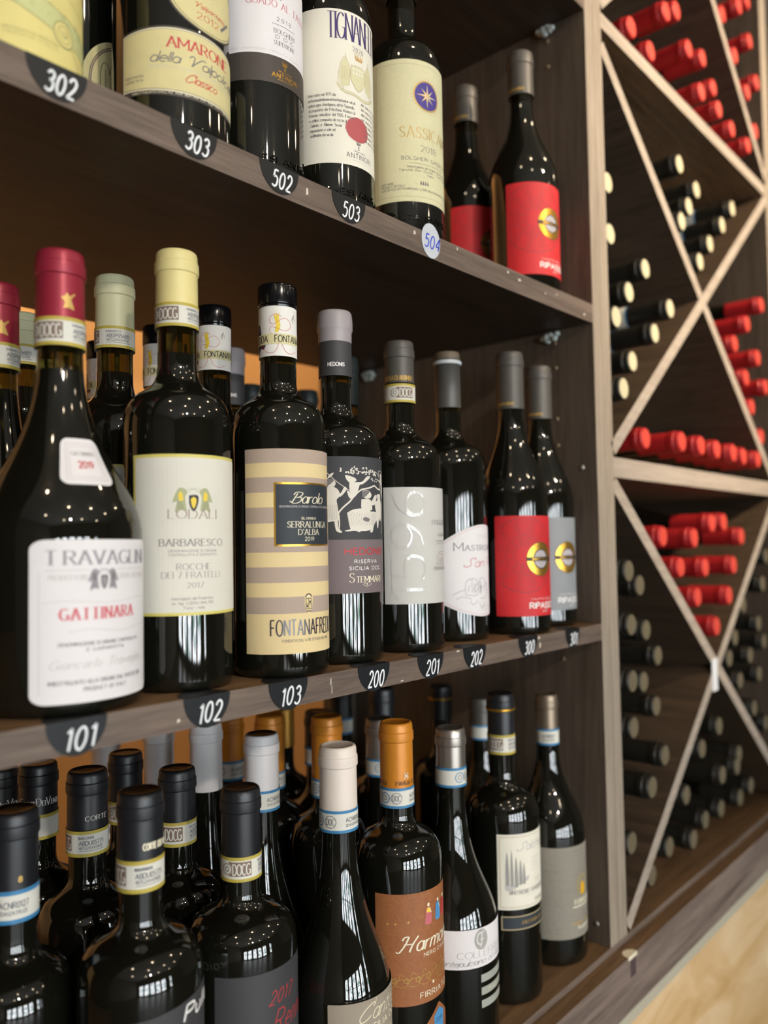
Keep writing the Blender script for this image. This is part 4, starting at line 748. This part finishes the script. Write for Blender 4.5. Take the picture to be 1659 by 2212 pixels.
tl = ['Vino nato nel 1971 da', 'settantaseimilaseicentoottantadue viti di', 'antica vigna chiantigiana, detta Tignanello,', "di proprieta dei Marchesi Antinori di", 'Firenze, viticoltori dal 1385. Il terreno', 'in collina, composto da roccia di', '"Galestro" e "Alberese", ha una', 'esposizione a sole ed', "un'altitudine che va dai"]
for i, (t, a1) in enumerate(zip(tl, (-38, -12, -13, -12, -12, -24, -31, -39, -42))): L.T(t, -74+i*.4, a1, 94.5-4.3*i, 2.6, GREY, serif=False, w=.12, k=1, track=.1)
for i in range(8): L.T('del mare la vigna', -2+(i > 3)*6, 36, 92-4.3*i, 2.5, GREY, w=.12, k=1)
for q in range(1): I.disk(L.U(-7), 69.5, 11.8, 10.6, BRED, 1, 36)
for q in range(60): 
    a_ = radians(90+180*q/60); I.stroke([(L.U(-7)+11.4*cos(a_), 69.5+10.2*sin(a_)), (L.U(-7)+(11.8+random.uniform(.3, 1.4))*cos(a_), 69.5+10.6*sin(a_))], .35, BRED)
crown(I, L.U(-7), 57.0, 4.2, 2.4, GREY); I.stroke([(L.U(-7)-.8, 55.2), (L.U(-7)+.8, 52)], .5, GREY); I.stroke([(L.U(-7)+.8, 55.2), (L.U(-7)-.8, 52)], .5, GREY); L.T('Marchesi', -14, 4, 49.6, 1.8, GREY, script=True, shear=.3); L.T('ANTINORI', -25, 16, 44.2, 4.2, GREY, w=.12, track=.34); L.rect(-18, 42.2, 8, 42.5, LGREY); front(L, b)
# blue star medallion
b, pf = bottle('wine_bottle', .5962, .05, zt(.5962), .038, .30, 'bordeaux', C_BLACK, .05, label='bottle with parchment label and violet star medallion above the 504 tag')
L = Label(.038, -98, 72, 36.5, 172, P_SAS, corner=1.5); I = L.ink; cx, cy = L.U(-14), 138.8; NV = mat('violet_blue_print', '#4a3c8c', .55)
L.frame(4.5, .35, TANV); I.ring(cx, cy, 13.4, 14.8, PGOLD, 1, 40); I.disk(cx, cy, 13.2, 13.2, NV, 2, 36)
for q in range(8):
    a_ = radians(90+45*q); r1 = 11.8 if q % 2 == 0 else 9.6; p = (cx+r1*cos(a_), cy+r1*sin(a_))
    for s in (-1, 1): I.poly([(cx, cy), (cx+2.6*cos(a_+s*.42), cy+2.6*sin(a_+s*.42)), p], GOLD if s > 0 else CREAM, 4)
for q in range(30): a_ = radians(q*12); I.stroke([(cx+15.6*cos(a_), cy+15.6*sin(a_)), (cx+17*cos(a_), cy+17*sin(a_))], .5, TANV)
L.T('SASSICAIA', -56, 32, 97, 10.5, PGOLD, serif=True, w=.09, thin=.03); L.T('2018', -26, 1, 84.6, 5.8, GREY, serif=True, w=.1); L.T('BOLGHERI SASSICAIA', -54, 32, 75.8, 3.3, GREY, w=.12, track=.26); L.rect(-42, 72.6, 22, 72.9, GREY)
lines(L, ['Imbottigliato all origine dal produttore', ('Tenuta San Guido - Castagneto', -58, 34), ('Italia', -16, -6)], -46, 30, 68.3, 2.1, 3.2, GREY); u = L.U(-22)
for q in range(4): I.blob([(u-4+q*2.4, 53), (u-3.2+q*2.4, 57), (u-2.2+q*2.4, 53)], GREY, 2)
lines(L, [('RED WINE', -84, -66), ('PRODUCT OF ITALY', -84, -50), ('IMPORTED BY KOBRAND CORPORATION NEW YORK', -84, 28)], -84, 0, 53, 1.9, 2.9, GREY); front(L, b)
# raised lettering round the feet of the last three bottles
for _ in (): pass
for o in [q for q in COL.objects if q.parent is None and q.get('label', '') in ('bottle with white over dark brown label above tag 502', 'bottle with tall white label in narrow violet capitals above tag 503', b['label'])]:
    L = Label(.0380, -89, 70, 6, 12, None); dz = 19 if o is b else 12
    L.T('TENUTA SAN GUIDO' if o is b else 'MARCHESI ANTINORI', -86, 60, dz, 4.6, GLASS, w=.22, track=.25, k=2); mb = MB()
    for off in (.0003, .0006, .0009): flat_put(mb, L.ink, wrap(.0380), off)
    mb.build('raised_lettering', o)
    if o is b:
        L = Label(.0380, -89, 70, 2, 6, None)
        for q in range(26): L.ink.rect(L.U(-86+q*6), 8, L.U(-83.5+q*6), 12.5, GLASS)
        mb = MB(); flat_put(mb, L.ink, wrap(.0380), .0007); mb.build('raised_lettering', o)
b_emblem(.8176, .05, zt(.8176), .0405, .2974, P_RED, 'scarlet-labelled bottle standing at the right end of the upper shelf')
b_emblem(.8228, .134, zt(.8228), .038, .2911, P_RED, 'scarlet-labelled bottle on the upper shelf, half hidden behind its twin', c0=-5, seg=48)

# ---- bottom shelf -----------------------------------------------------------
bz = Z3
def low(x, y, r, h, kind, cap, cz, cr, ring, label, band=None, group=None, rn=None, seg=64, top=None, fill=None):
    b, pf = bottle('wine_bottle', x, y, bz, r, h, kind, cap, h-cz, cr, ring, label, group, rn=rn or cr-.0012, seg=seg, captop=top, fill=fill or h*.90)
    if band: neck_band(b, cr, band[1], band[2], band[0], band[3], *(band[4:] if len(band) > 4 else ()))
    return b, pf
def mono(b, cr, z, a0):   # crown over a lozenge monogram
    L = Label(cr, a0-30, a0+30, 0, 10, None); I = L.ink; u = L.U(a0); M_ = mat('rose_gold_print', '#c79a72', .3, metal=.6); crown(I, u, z+5.0, 6.2, 2.8, M_)
    for s in (-1, 1): I.stroke([(u+s*1.2, z+2.8), (u+s*2.7, z), (u+s*1.2, z-2.8), (u-s*.3, z), (u+s*1.2, z+2.8)], .35, M_)
    for q in range(4): I.stroke([(u-2.2, z+1.3-q*.9), (u-.2, z+1.3-q*.9)], .22, M_)
    I.text('A', u-2, u+2, z-9.0, 4.2, M_, w=.16, thin=.12); mb = MB(); flat_put(mb, I, wrap(cr*1.01), .0003); mb.build('capsule_emblem', b)
b, pf = low(.2433, .106, .0375, .3010, 'bordeaux', C_BLACK, .2525, .0156, 'lip', 'black-capped bottle with blue-edged neck strip at the lower left corner', ('doc', .2320, .2528, -30), top=DTOP)
captext(b, .0157, .2580, '8', -12, -5, 3.2, PGOLD, w=.3); Label(.0375, -70, 70, 40, 150, P_IVORY).build('front_label', b)
b, pf = low(.3004, .045, .0405, .3112, 'broad', C_BLACK, .2690, .0150, 'lip', 'black-capped bottle with yellow-edged neck strip and white script label, second from the lower left', ('docg', .2490, .2695, -37, 'ABDU05775', 'BRUNELLO DI MONTALCINO'), top=DTOP)
captext(b, .0151, .2760, 'CORTE DEI VENTI', -25, 60, 4.0, CREAM, w=.2)
L = Label(.0405, -82, 84, 50, 188, P_BLACKL, shape=lambda t, lo, hi: (lo, hi-10*(1-t)**1.2)); L.T('Pulleraia', 8, 92, 172, 9, WHITE, script=True, shear=.3, w=.17, k=4); front(L, b)
b, pf = low(.3886, .05, .0410, .2920, 'broad', C_BLACK, .2440, .0147, 'lip', 'front-row crown monogram bottle with charcoal label in red script', ('docg', .2268, .2445, 21, 'ABZP01234', 'BRUNELLO'), top=DTOP)
mono(b, .0147, .2630, -38)
L = Label(.0410, -66, 84, 40, 172, P_BLACKL); L.T('2017', -12, 18, 148, 9, RED, script=True, w=.07, shear=.35, k=3, track=.24); L.T('Rennina', -8, 60, 128, 15, RED, script=True, shear=.35, w=.05, k=4); front(L, b)
b, pf = low(.4727, .03, .0405, .3100, 'sloping', C_CREAM, .2600, .0154, 'lip', 'cream-capped sloping bottle with khaki label at the bottom edge', ('doc', .2435, .2610, 0), rn=.0140)
L = Label(.0405, -60, 88, 40, 124.5, P_KHAKI, corner=1); L.T('Cantodoro', -28, 66, 109, 12, CREAM, script=True, shear=.45, w=.06, k=5, track=.1); L.T('SICILIA DOC', -18, 42, 101, 4.5, CREAM, w=.16, track=.3); u = L.U(-28)
L.ink.stroke([(L.U(-4), 121), (L.U(-4), 124)], .4, CREAM)
for q in range(30): L.ink.stroke([(L.U(10)+random.uniform(0, 20), 70+random.uniform(0, 24)), (L.U(12)+random.uniform(0, 20), 72+random.uniform(0, 24))], .6, CREAM)
front(L, b)
b, pf = low(.5576, .04, .0394, .3129, 'broad', C_ORANGE, .2560, .0150, 'lip', 'orange-capped bottle with copper brown script label', ('doc', .2395, .2570, 19), rn=.0140)
captext(b, .0151, .2595, 'FIRRIATO', -52, 26, 3.3, INK, w=.14, track=.3); captext(b, .0151, .2595, 'FIRRIATO', -150, -84, 3.3, INK, w=.14, track=.3)
I = Label(.0151, -30, 30, 0, 1, None); u = I.U(-16); z = 267.5; I.ink.frame(u-1.9, z-2.6, u+1.9, z+2.6, .5, CREAM); I.ink.rect(u-2.6, z-.4, u+2.6, z+.4, C_ORANGE, 2); I.ink.rect(u-.4, z-3, u+.4, z+3, C_ORANGE, 2); I.ink.rect(u-.9, z-1, u+.9, z+1, CREAM, 3); mb = MB(); flat_put(mb, I.ink, wrap(.0150), .0006); mb.build('capsule_emblem', b)
L = Label(.0394, -80, 82, 82.5, 175.5, P_COPPER); I = L.ink; SW = mat('copper_scratch', '#b5804f', .6)
for q in range(90):
    u, v = random.uniform(L.U(-78), L.U(80)), random.uniform(84, 174); a_ = random.uniform(0, pi); l_ = random.uniform(2, 10); p2 = (u+l_*cos(a_), v+l_*sin(a_))
    if 83 < p2[1] < 175 and L.U(-79) < p2[0] < L.U(81): I.stroke([(u, v), p2], .16, SW, lay=1)
for i, (a_, c1, c2) in enumerate(((-10, PINK, PYEL), (8, SKYB, SKYB), (22, RED, RED))):
    u = L.U(a_); v = 148+i*.5; I.blob([(u-3.9, v), (u-1, v-1.2), (u+3.6, v), (u+2.8, v+10), (u+2.0, v+13), (u-2.4, v+13), (u-3.2, v+8)], c1, 3); I.disk(u, v+15.4, 1.3, 1.5, CREAM, 4, 12); I.blob([(u-2, v+9), (u+2, v+9), (u+1.6, v+12.6), (u-1.6, v+12.6)], c2, 4); I.stroke([(u+1.4, v+12), (u+3.2, v+17 if i == 2 else v+8)], .7, CREAM, lay=4)
    I.stroke([(u-1, v+1), (u-.4, v+8)], .25, GREY, lay=5)
for a_, v in ((-64, 151), (-54, 151), (-38, 152)): I.disk(L.U(a_), v, 1.0, 1.1, PGOLD, 3, 8)
L.T('Harmonium', -52, 60, 127.5, 12.5, CREAM, script=True, shear=.35, w=.13, thin=.07, lay=4, k=5, track=.12); L.T("NERO D'AVOLA", -18, 38, 121.5, 3.0, CREAM, w=.15, track=.3, lay=4)
for q in range(9):
    u = L.U(-62+q*15); s = 1 if q % 2 else -1; h_ = 5+2.4*sin(q*.7+4) 
    I.stroke(smooth([(u-6, 101), (u-2, 104+h_*.4), (u+2, 102+h_), (u+5, 104+h_*.6), (u+4, 102), (u+1.6, 103), (u+2.4, 105)], 4), .55, PGOLD, lay=3); I.stroke(smooth([(u-5, 100), (u, 98.5), (u+4, 100), (u+6, 103+h_*.5), (u+3, 104+h_*.8)], 4), .4, PGOLD, lay=3); I.stroke(smooth([(u-3, 105), (u-1, 107+h_), (u+2, 106+h_*.6)], 4), .35, PGOLD, lay=3)
I.rect(L.U(-4)-1.0, 96.5, L.U(-4)+1.0, 99, CREAM, 4); L.T('FIRRIATO', -24, 28, 87.5, 4.6, CREAM, w=.16, thin=.12, lay=4, track=.25); front(L, b)
L = Label(.0394, -20, 34, 40, 78, P_COPPER, shape=lambda t, lo, hi: (lo, hi-16*abs(2*t-1))); I = L.ink; u = L.U(7); I.poly([(u-7, 56), (u+7, 52), (u+8, 68), (u, 73), (u-7, 68)], SKYB, 2); I.text('2018', u-5, u+5, 62, 3.2, INK, w=.14, lay=3); L.build('lower_label', b)
b, pf = low(.6388, .04, .0420, .2933, 'sloping', C_SILVER, .2560, .0146, 'lip', 'silver-capped sloping bottle with white label and grey C logo', ('doc', .2385, .2570, 91), rn=.0135)
SL = mat('pale_grey_print', '#a9a79f', .55); L = Label(.0420, -86, 78, 82, 117, P_WHITE); I = L.ink; cx, cy = L.U(-17), 106.8; I.disk(cx, cy, 7.6, 9.4, SL, 1, 30); I.stroke(arc(cx-1.2, cy+.8, 3.6, 5.2, 60, 300), 1.1, P_WHITE, lay=3); I.stroke(smooth([(cx+3.6, cy+7), (cx+.8, cy+5), (cx+.6, cy-2), (cx-1, cy-7)]), .9, P_WHITE, lay=3); I.stroke([(cx-1, cy), (cx+3, cy)], .8, P_WHITE, lay=3)
L.T('COLLEFRISIO', -50, 34, 91.5, 5.8, SL, serif=True, w=.10, track=.14); L.T('Montepulciano d Abruzzo', -84, 48, 85.0, 5, INK, script=True, shear=.5, w=.05, k=4, track=.02, rise=.0); front(L, b)
L = Label(.0420, -20, 62, 40, 74, None); mb = MB(); ST = mat('silver_stripe_print', '#a5a79c', .45)
for q in range(3): L.ink.rect(L.U(-18), 67.5-q*11.5, L.U(60), 74.5-q*11.5, ST, 0)
L.ink.text('Product of Italy', L.U(-6), L.U(50), 58, 3, CREAM, w=.1, shear=.2, k=1); flat_put(mb, L.ink, wrap(.0420), .0002); mb.build('striped_print', b)
b, pf = low(.7416, .0487, .0383, .3110, 'bordeaux', C_BLACK, .2670, .0145, 'lip', 'black-capped bottle with cream cypress-tree label between silver- and bronze-capped bottles', ('docg', .2475, .2680, -20, 'ABVN0123'), top=DTOP)
mb = MB(); mb.lathe([(.0151, .2925), (.0158, .2930), (.0158, .2948), (.0151, .2953)], 36, GOLD); mb.build('gold_ring', b)
L = Label(.0383, -67, 84, 96.5, 172.5, P_TIG); I = L.ink; L.frame(2.4, .5, TANV); TR = mat('sepia_tree_print', '#9c9a94', .7)
for a_, z0, z1, w_ in ((-52, 122, 155, 1.9), (-45, 121, 157, 1.5), (-38, 120, 150, 1.8), (-31, 122, 147, 1.8), (-25, 122, 143, 1.6)): u = L.U(a_); I.blob([(u-w_, z0), (u+w_, z0), (u+w_*.9, (z0+z1)/2), (u, z1), (u-w_*.9, (z0+z1)/2)], TR, 2)
I.blob([(L.U(-56), 122), (L.U(-20), 124), (L.U(-16), 130), (L.U(-22), 127), (L.U(-40), 118), (L.U(-54), 116)], LGREY, 1)
L.T('Salcheto', -36, 34, 155.5, 8.4, LGREY, script=True, shear=.4, w=.10, k=4, track=.08); lines(L, [('LA PRIMAVERA', -10, 14), ('RISERVA', -8, 12), ('DOCG', -6, 8), ('2012', -8, 10)], -5, 10, 145, 1.7, 4, LGREY); L.T('2016', -2, 14, 122, 2.4, TANV)
L.T('VINO NOBILE DI MONTEPULCIANO', -50, 46, 112, 4.2, GREY, serif=True, w=.12, track=.12); L.rect(-28, 109.4, 24, 109.7, LGREY); L.T('TOSCANA', -4, 20, 101.5, 3.2, GREY, serif=True, w=.12); front(L, b)
L = Label(.0383, -63, 84, 76, 90.5, P_NAVY); L.frame(.3, 1.1, TANV); L.T('FATTORIA DEL CERRO', -30, 40, 81.6, 3.4, PGOLD, serif=True, w=.16, shear=.2); L.build('lower_label', b)
b, pf = low(.8412, .05, .0400, .2952, 'burgundy', C_BRONZE, .2550, .0130, 'lip', 'bronze-capped bottle with ribbed stone-grey label beside the side panel', ('doc', .2375, .2560, -60, 'ACN', 'X'), rn=.0128)
L = Label(.0400, -84, 76, 30, 130.5, P_STONE); I = L.ink; cx, cy = L.U(-1), 84; I.disk(cx, cy+2, 10, 12, mat('dull_gold_ring_print', '#9a8a62', .5), 1, 30); I.disk(cx, cy+2, 6, 8, P_STONE, 2, 24); I.blob([(cx-3.4, 76), (cx+3.6, 76), (cx+3.2, 88), (cx-3.2, 88)], mat('amber_print', '#e0a81e', .5), 3)
L.T('TORREVENTO', -22, 40, 66.5, 5.0, CREAM, serif=True, w=.2, lay=3); L.rect(-24, 63, 36, 64.2, CREAM, 2); L.T('Vigna Pedale', -26, 34, 44, 4.4, PGOLD, w=.16); L.T('RISERVA', -14, 26, 38.5, 3.2, CREAM, w=.18)
for q in range(46):
    v = random.uniform(34, 127); u = random.uniform(L.U(-80), L.U(0)); I.stroke(smooth([(u, v), (u+6, v+.5), (u+13, v-.4), (u+20, v+.3)]), .22, mat('stone_rib', '#77716a', .7))
I.p = [q for q in I.p if all(L.U(-83) < p[0] < L.U(75) for p in q[0])]; front(L, b)

# second and third rows of the bottom shelf
def back(x, y, r, h, kind, cap, cz, cr, label, band=None, top=None, ring='lip', em=None, ct=None, rn=None):
    b, pf = low(x, y, r, h, kind, cap, cz, cr, ring, label, band, seg=40, top=top, rn=rn)
    if em: mono(b, cr, em[0], em[1])
    if ct: captext(b, cr*1.01, ct[0], ct[1], ct[2], ct[3], ct[4], WHITE, serif=True, w=.12, small=.62)
    return b
back(.3197, .150, .0375, .3030, 'broad', C_BLACK, .2610, .0150, 'black-capped bottle with coded neck strip, between the two front black caps at lower left', ('docg', .2415, .2605, -45, 'ABDU05775', 'BRUNELLO DI MONT'), DTOP, ct=(.2680, 'CORTE', -34, 30, 3.4))
back(.3953, .142, .0375, .2895, 'broad', C_BLACK, .2480, .0150, 'crown monogram capped bottle behind and left of its front-row twin', ('docg', .2290, .2485, 11, 'ABZP0134', 'BRUNELLO'), DTOP, em=(.2660, -38))
back(.3965, .224, .0368, .2895, 'broad', C_BLACK, .2480, .0148, 'crown monogram capped bottle in the third row, just right of the coded neck strip', ('docg', .2290, .2485, 20, 'ABZP0134', 'BRUNELLO'), DTOP, em=(.2660, -52))
back(.3183, .228, .0370, .2960, 'broad', C_BLACK, .2560, .0152, 'black cap with silver serif lettering and plain pale strip, under tag 101', ('docg', .2365, .2565, 0, 'A', 'A', False), DTOP, ct=(.2640, 'CorteDeiVenti', -85, 40, 6.2))
back(.3210, .306, .0370, .2790, 'broad', C_BLACK, .2390, .0152, 'black cap with large silver V at the left edge of the bottom shelf', ('docg', .2190, .2395, 0, 'A', 'A', False), DTOP, ct=(.2450, 'DeiVenti', -40, 56, 7.0))
back(.4695, .122, .0375, .3070, 'sloping', C_LGREY, .2590, .0152, 'light grey capped bottle with blue-edged strip between the monogram and cream caps', ('doc', .2420, .2600, 0), rn=.0138, top=DTOP)
back(.4690, .203, .0375, .3055, 'sloping', C_LGREY, .2440, .0152, 'light grey capped bottle without strip, right below tag 102', rn=.0138)
back(.4700, .284, .0375, .2925, 'sloping', C_LGREY, .2340, .0150, 'light grey capped bottle in the fourth row, left of tag 102', rn=.0138)
back(.4562, .364, .0375, .2760, 'sloping', C_LGREY, .2340, .0150, 'light grey capped bottle at the very back, right of tag 101', rn=.0138)
back(.5526, .124, .0370, .3085, 'broad', C_ORANGE, .2500, .0150, 'orange-capped bottle right behind the cream-capped one', ('doc', .2330, .2510, 19))
back(.5490, .204, .0370, .3000, 'broad', C_ORANGE, .2430, .0150, 'orange-capped bottle behind the light grey capped one with the blue strip', ('doc', .2270, .2440, -10))
back(.5610, .285, .0370, .2870, 'broad', C_ORANGE, .2390, .0150, 'orange-capped bottle at the back, between the grey cap and tag 103', ('doc', .2190, .2400, -10))
back(.6401, .134, .0380, .2905, 'sloping', C_SILVER, .2490, .0146, 'silver-capped bottle half hidden behind the orange-capped front bottle', ('doc', .2320, .2500, 60))
back(.7190, .200, .0370, .3040, 'bordeaux', C_BLACK, .2600, .0146, 'black-capped bottle glimpsed above the silver cap behind tag 200')
b = back(.8480, .212, .0370, .2880, 'bordeaux', C_BLACK, .2450, .0146, 'black-capped bottle with gold ring behind the silver-capped front bottle'); mb = MB(); mb.lathe([(.0152, .2700), (.0159, .2705), (.0159, .2723), (.0152, .2728)], 36, GOLD); mb.build('gold_ring', b)
back(.8250, .132, .0370, .2840, 'burgundy', C_DGREY, .2520, .0140, 'dark-capped bottle with pale blue strip between the cypress label and silver-capped bottles', ('doc', .2350, .2525, 0, 'A', 'A', False))
back(.6500, .300, .0370, .2950, 'bordeaux', mat('gold_capsule', '#c8943f', .35, metal=.6), .2350, .0150, 'gold-capped bottle at the back, left of the rear orange cap')
back(.7400, .290, .0370, .2950, 'bordeaux', C_BLACK, .2550, .0150, 'black-capped bottle with pale strip at the back below tag 201', ('doc', .2350, .2550, 0, 'A', 'A', False))
back(.6350, .222, .0370, .2880, 'bordeaux', C_BLACK, .2500, .0150, 'black-capped bottle with bluish strip in the third row, right of the rear orange cap', ('doc', .2300, .2500, 0, 'A', 'A', False))
back(.7750, .130, .0001+.0300, .2700, 'burgundy', C_BLACK, .2400, .0140, 'short dark-capped bottle hidden behind the silver and cypress-label bottles') if False else None

# ---- bottles lying in the rack ---------------------------------------------
RK = [('red', 1.0404, 0.7069, 0.0062),('red', 1.1371, 0.7722, -0.0052),('red', 1.1979, 0.8078, 0.0024),('red', 1.1109, 0.7069, 0.009),('red', 1.2628, 0.7807, 0.0088),('red', 1.3311, 0.7979, 0.0111),('red', 1.2774, 0.7118, -0.0037),('red', 1.3991, 0.7793, 0.018),('red', 1.362, 0.7184, -0.0018),('red', 1.4359, 0.7147, 0.0012),('red', 1.5063, 0.7101, -0.0039),('red', 1.58, 0.7667, 0.0036),('red', 1.4269, 0.9182, 0.0071),('red', 1.4916, 0.9616, -0.0015),('red', 1.5683, 1.0132, 0.0061),('red', 1.576, 0.9401, 0.0068),('red', 1.4626, 0.8574, -0.0001),('red', 1.5175, 0.8131, -0.0029),('red', 1.5746, 0.8556, -0.0032),('dark', 1.1897, 0.5662, 0.0028),('dark', 1.3061, 0.5705, 0.02),('dark', 1.2526, 0.5246, 0.0138),('dark', 1.1966, 0.4817, 0.0048),('dark', 1.4598, 0.5847, 0.0133),('dark', 1.3904, 0.5337, 0.0089),('dark', 1.3198, 0.4814, 0.0063),('dark', 0.9818, 0.4743, 0.0207),('dark', 0.9786, 0.4038, 0.0178),('dark', 1.0776, 0.3812, 0.0133),('dark', 1.0206, 0.335, 0.0129),('dark', 0.966, 0.2891, 0.0068),('dark', 1.1484, 0.3389, 0.008),('dark', 1.0905, 0.2918, 0.0081),('dark', 1.0273, 0.2428, 0.0138),('dark', 0.9721, 0.1971, 0.0024),('dark', 1.262, 0.4362, 0.0029),('red', 1.5699, 0.4341, 0.0019),('red', 1.4728, 0.3791, -0.0012),('red', 1.4003, 0.3307, -0.002),('red', 1.5255, 0.3278, -0.0013),('red', 1.4507, 0.2804, -0.0026),('red', 1.5797, 0.2826, 0.0019),('red', 1.5065, 0.2373, 0.0061),('red', 1.5651, 0.1898, 0.009),('red', 1.0555, 0.141, 0.0106),('red', 1.1306, 0.141, -0.0102),('red', 1.2012, 0.141, -0.0118),('red', 1.2717, 0.141, -0.0104),('red', 1.3422, 0.141, -0.012),('red', 1.4127, 0.141, -0.0059),('red', 1.4832, 0.141, -0.0078),('red', 1.0943, 0.0074, 0.0068),('red', 1.2061, 0.0052, 0.0048),('red', 1.2801, 0.0281, 0.0041),('red', 1.3615, 0.0306, 0.0135),('red', 1.4363, 0.0073, 0.0101),('red', 1.1494, -0.0367, 0.0048),('red', 1.2631, -0.0403, 0.0106),('red', 1.3788, -0.04, 0.0057),('red', 1.2067, -0.0825, 0.0031),('red', 1.3218, -0.0864, -0.0041),('red', 1.2668, -0.1306, -0.0022),('dark', 1.0329, -0.0573, 0.0156),('dark', 0.9659, -0.0359, -0.0),('dark', 0.9808, -0.1046, 0.0055),('dark', 1.0656, -0.1198, 0.0228),('dark', 0.966, -0.1733, -0.0008),('dark', 1.1224, -0.1615, 0.0314),('dark', 1.0428, -0.1865, 0.0185),('dark', 1.1014, -0.2288, 0.027),('dark', 0.9944, -0.2377, 0.0124),('dark', 1.0566, -0.2832, -0.0017),('dark', 1.2711, -0.283, 0.001),('dark', 1.1959, -0.3024, 0.0003),('dark', 1.3888, -0.3505, 0.0115),('dark', 1.5304, -0.3239, 0.009),('dark', 1.4522, -0.1109, 0.0164),('dark', 1.513, -0.1466, 0.0105),('dark', 1.4035, -0.1617, 0.0158),('dark', 1.4642, -0.1974, 0.0114),('dark', 1.338, -0.1877, 0.0045),('dark', 1.5226, -0.2372, 0.0154),('dark', 1.4015, -0.2322, 0.0093),('dark', 1.4631, -0.2872, 0.0074),('dark', 1.5261, -0.0773, 0.0051),('dark', 1.5778, -0.0293, 0.0123),('dark', 1.5722, -0.1848, 0.0198),('dark', 0.9906, -0.308, -0.0114),('dark', 0.9659, -0.3739, 0.0065),('dark', 1.0317, -0.435, 0.0106),('dark', 1.1003, -0.419, 0.0143),('dark', 1.1703, -0.4269, 0.0073),('dark', 1.149, -0.3592, 0.0075),('dark', 1.2428, -0.4201, 0.0161),('dark', 1.2479, -0.3499, -0.0096),('dark', 1.3166, -0.4223, 0.018),('dark', 1.3871, -0.4209, 0.0113),('dark', 1.4576, -0.4184, 0.0158),('dark', 1.3183, -0.3518, -0.0081)]
BANDED = {20, 23, 24, 28, 31, 32, 68, 71, 75, 83, 92, 91, 63, 80}
def lying(kind, banded):
    r, h = .0345, .300; root = empty('lying_wine_bottle', (0, 0, 0)); cap, end = (C_RACKRED, C_RACKEND) if kind == 'red' else (C_RACKBLK, C_DISC if kind == 'dark' else mat('shaded_capsule_disc', '#8a7e66', .3, metal=.4))  # lower-cell discs are a dimmer copy of the cream disc, shade in the colour
    prof, zs = profile('bordeaux' if kind != 'red' else 'burgundy', r, h, .0136); mb = MB(); mb.lathe(prof, 28, GLASS); mb.build('glass_body', root)
    mb = capsule_mb(.0152, h-.062, h, cap, 'lip', None if kind == 'red' else None)
    mb.lathe([(.0128, h+.0002), (0, h+.0004)], 24, end); mb.build('capsule', root)
    if banded:
        mb = MB(); R = .0155; mb.lathe([(R, h-.084), (R, h-.0815)], 28, BLUE); mb.lathe([(R, h-.0815), (R, h-.0635)], 28, BANDP); mb.lathe([(R, h-.0635), (R, h-.061)], 28, BLUE); mb.build('neck_band', root)
    mb = MB(); mb.lathe([(r+.0002, .035), (r+.0002, .125)], 28, P_IVORY); mb.build('paper_label', root)
    return root
protos = {}
def cell(x, z):
    up = lambda A, B, x: A[1]+(B[1]-A[1])*(x-A[0])/(B[0]-A[0])
    if z > .672: return 'top right rack cell' if z > up((1.615, .688), (.95, 1.24), x) else 'cell above the upper horizontal board'
    if z > .106: a = z > up((.931, .116), (1.615, .648), x); c = z > up((.931, .628), (1.603, .106), x); n = 'upper'
    else: a = z > up((1.604, .081), (.934, -.462), x); c = z > up((.931, .074), (1.615, -.463), x); n = 'lower'
    return {(True, True): 'top quarter of the %s X', (True, False): 'left quarter of the %s X', (False, True): 'right quarter of the %s X', (False, False): 'bottom quarter of the %s X'}[(a, c)] % n
ORD = ['leftmost', 'second', 'third', 'fourth', 'fifth', 'sixth', 'seventh', 'eighth', 'ninth', 'tenth', 'eleventh', 'twelfth', 'thirteenth', 'fourteenth', 'fifteenth', 'sixteenth', 'seventeenth', 'eighteenth', 'nineteenth']
cells = {}
for i, (k, x, z, y) in enumerate(RK): cells.setdefault(cell(x, z), []).append((x, i))
for cn, lst in cells.items():
    lst.sort()
    for q, (x, i) in enumerate(lst):
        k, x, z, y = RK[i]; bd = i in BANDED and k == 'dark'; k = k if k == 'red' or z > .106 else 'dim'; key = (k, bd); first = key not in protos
        if first: protos[key] = lying(k, bd); o = protos[key]
        else:
            o = protos[key].copy(); COL.objects.link(o)
            for ch in protos[key].children: c_ = ch.copy(); COL.objects.link(c_); c_.parent = o
        o.location = (x, y+.300, z); o.rotation_euler = (pi/2, 0, radians(37*i) if False else 0)
        pos = 'leftmost' if q == 0 else '%s from the left' % ORD[q] if q < len(lst)-1 else 'rightmost'
        if len(lst) == 1: pos = 'alone'
        tag(o, '%s-foiled bottle, %s in the %s' % ('red' if k == 'red' else 'black', pos, cn), 'wine bottle', 'wine bottles lying in the diamond rack')
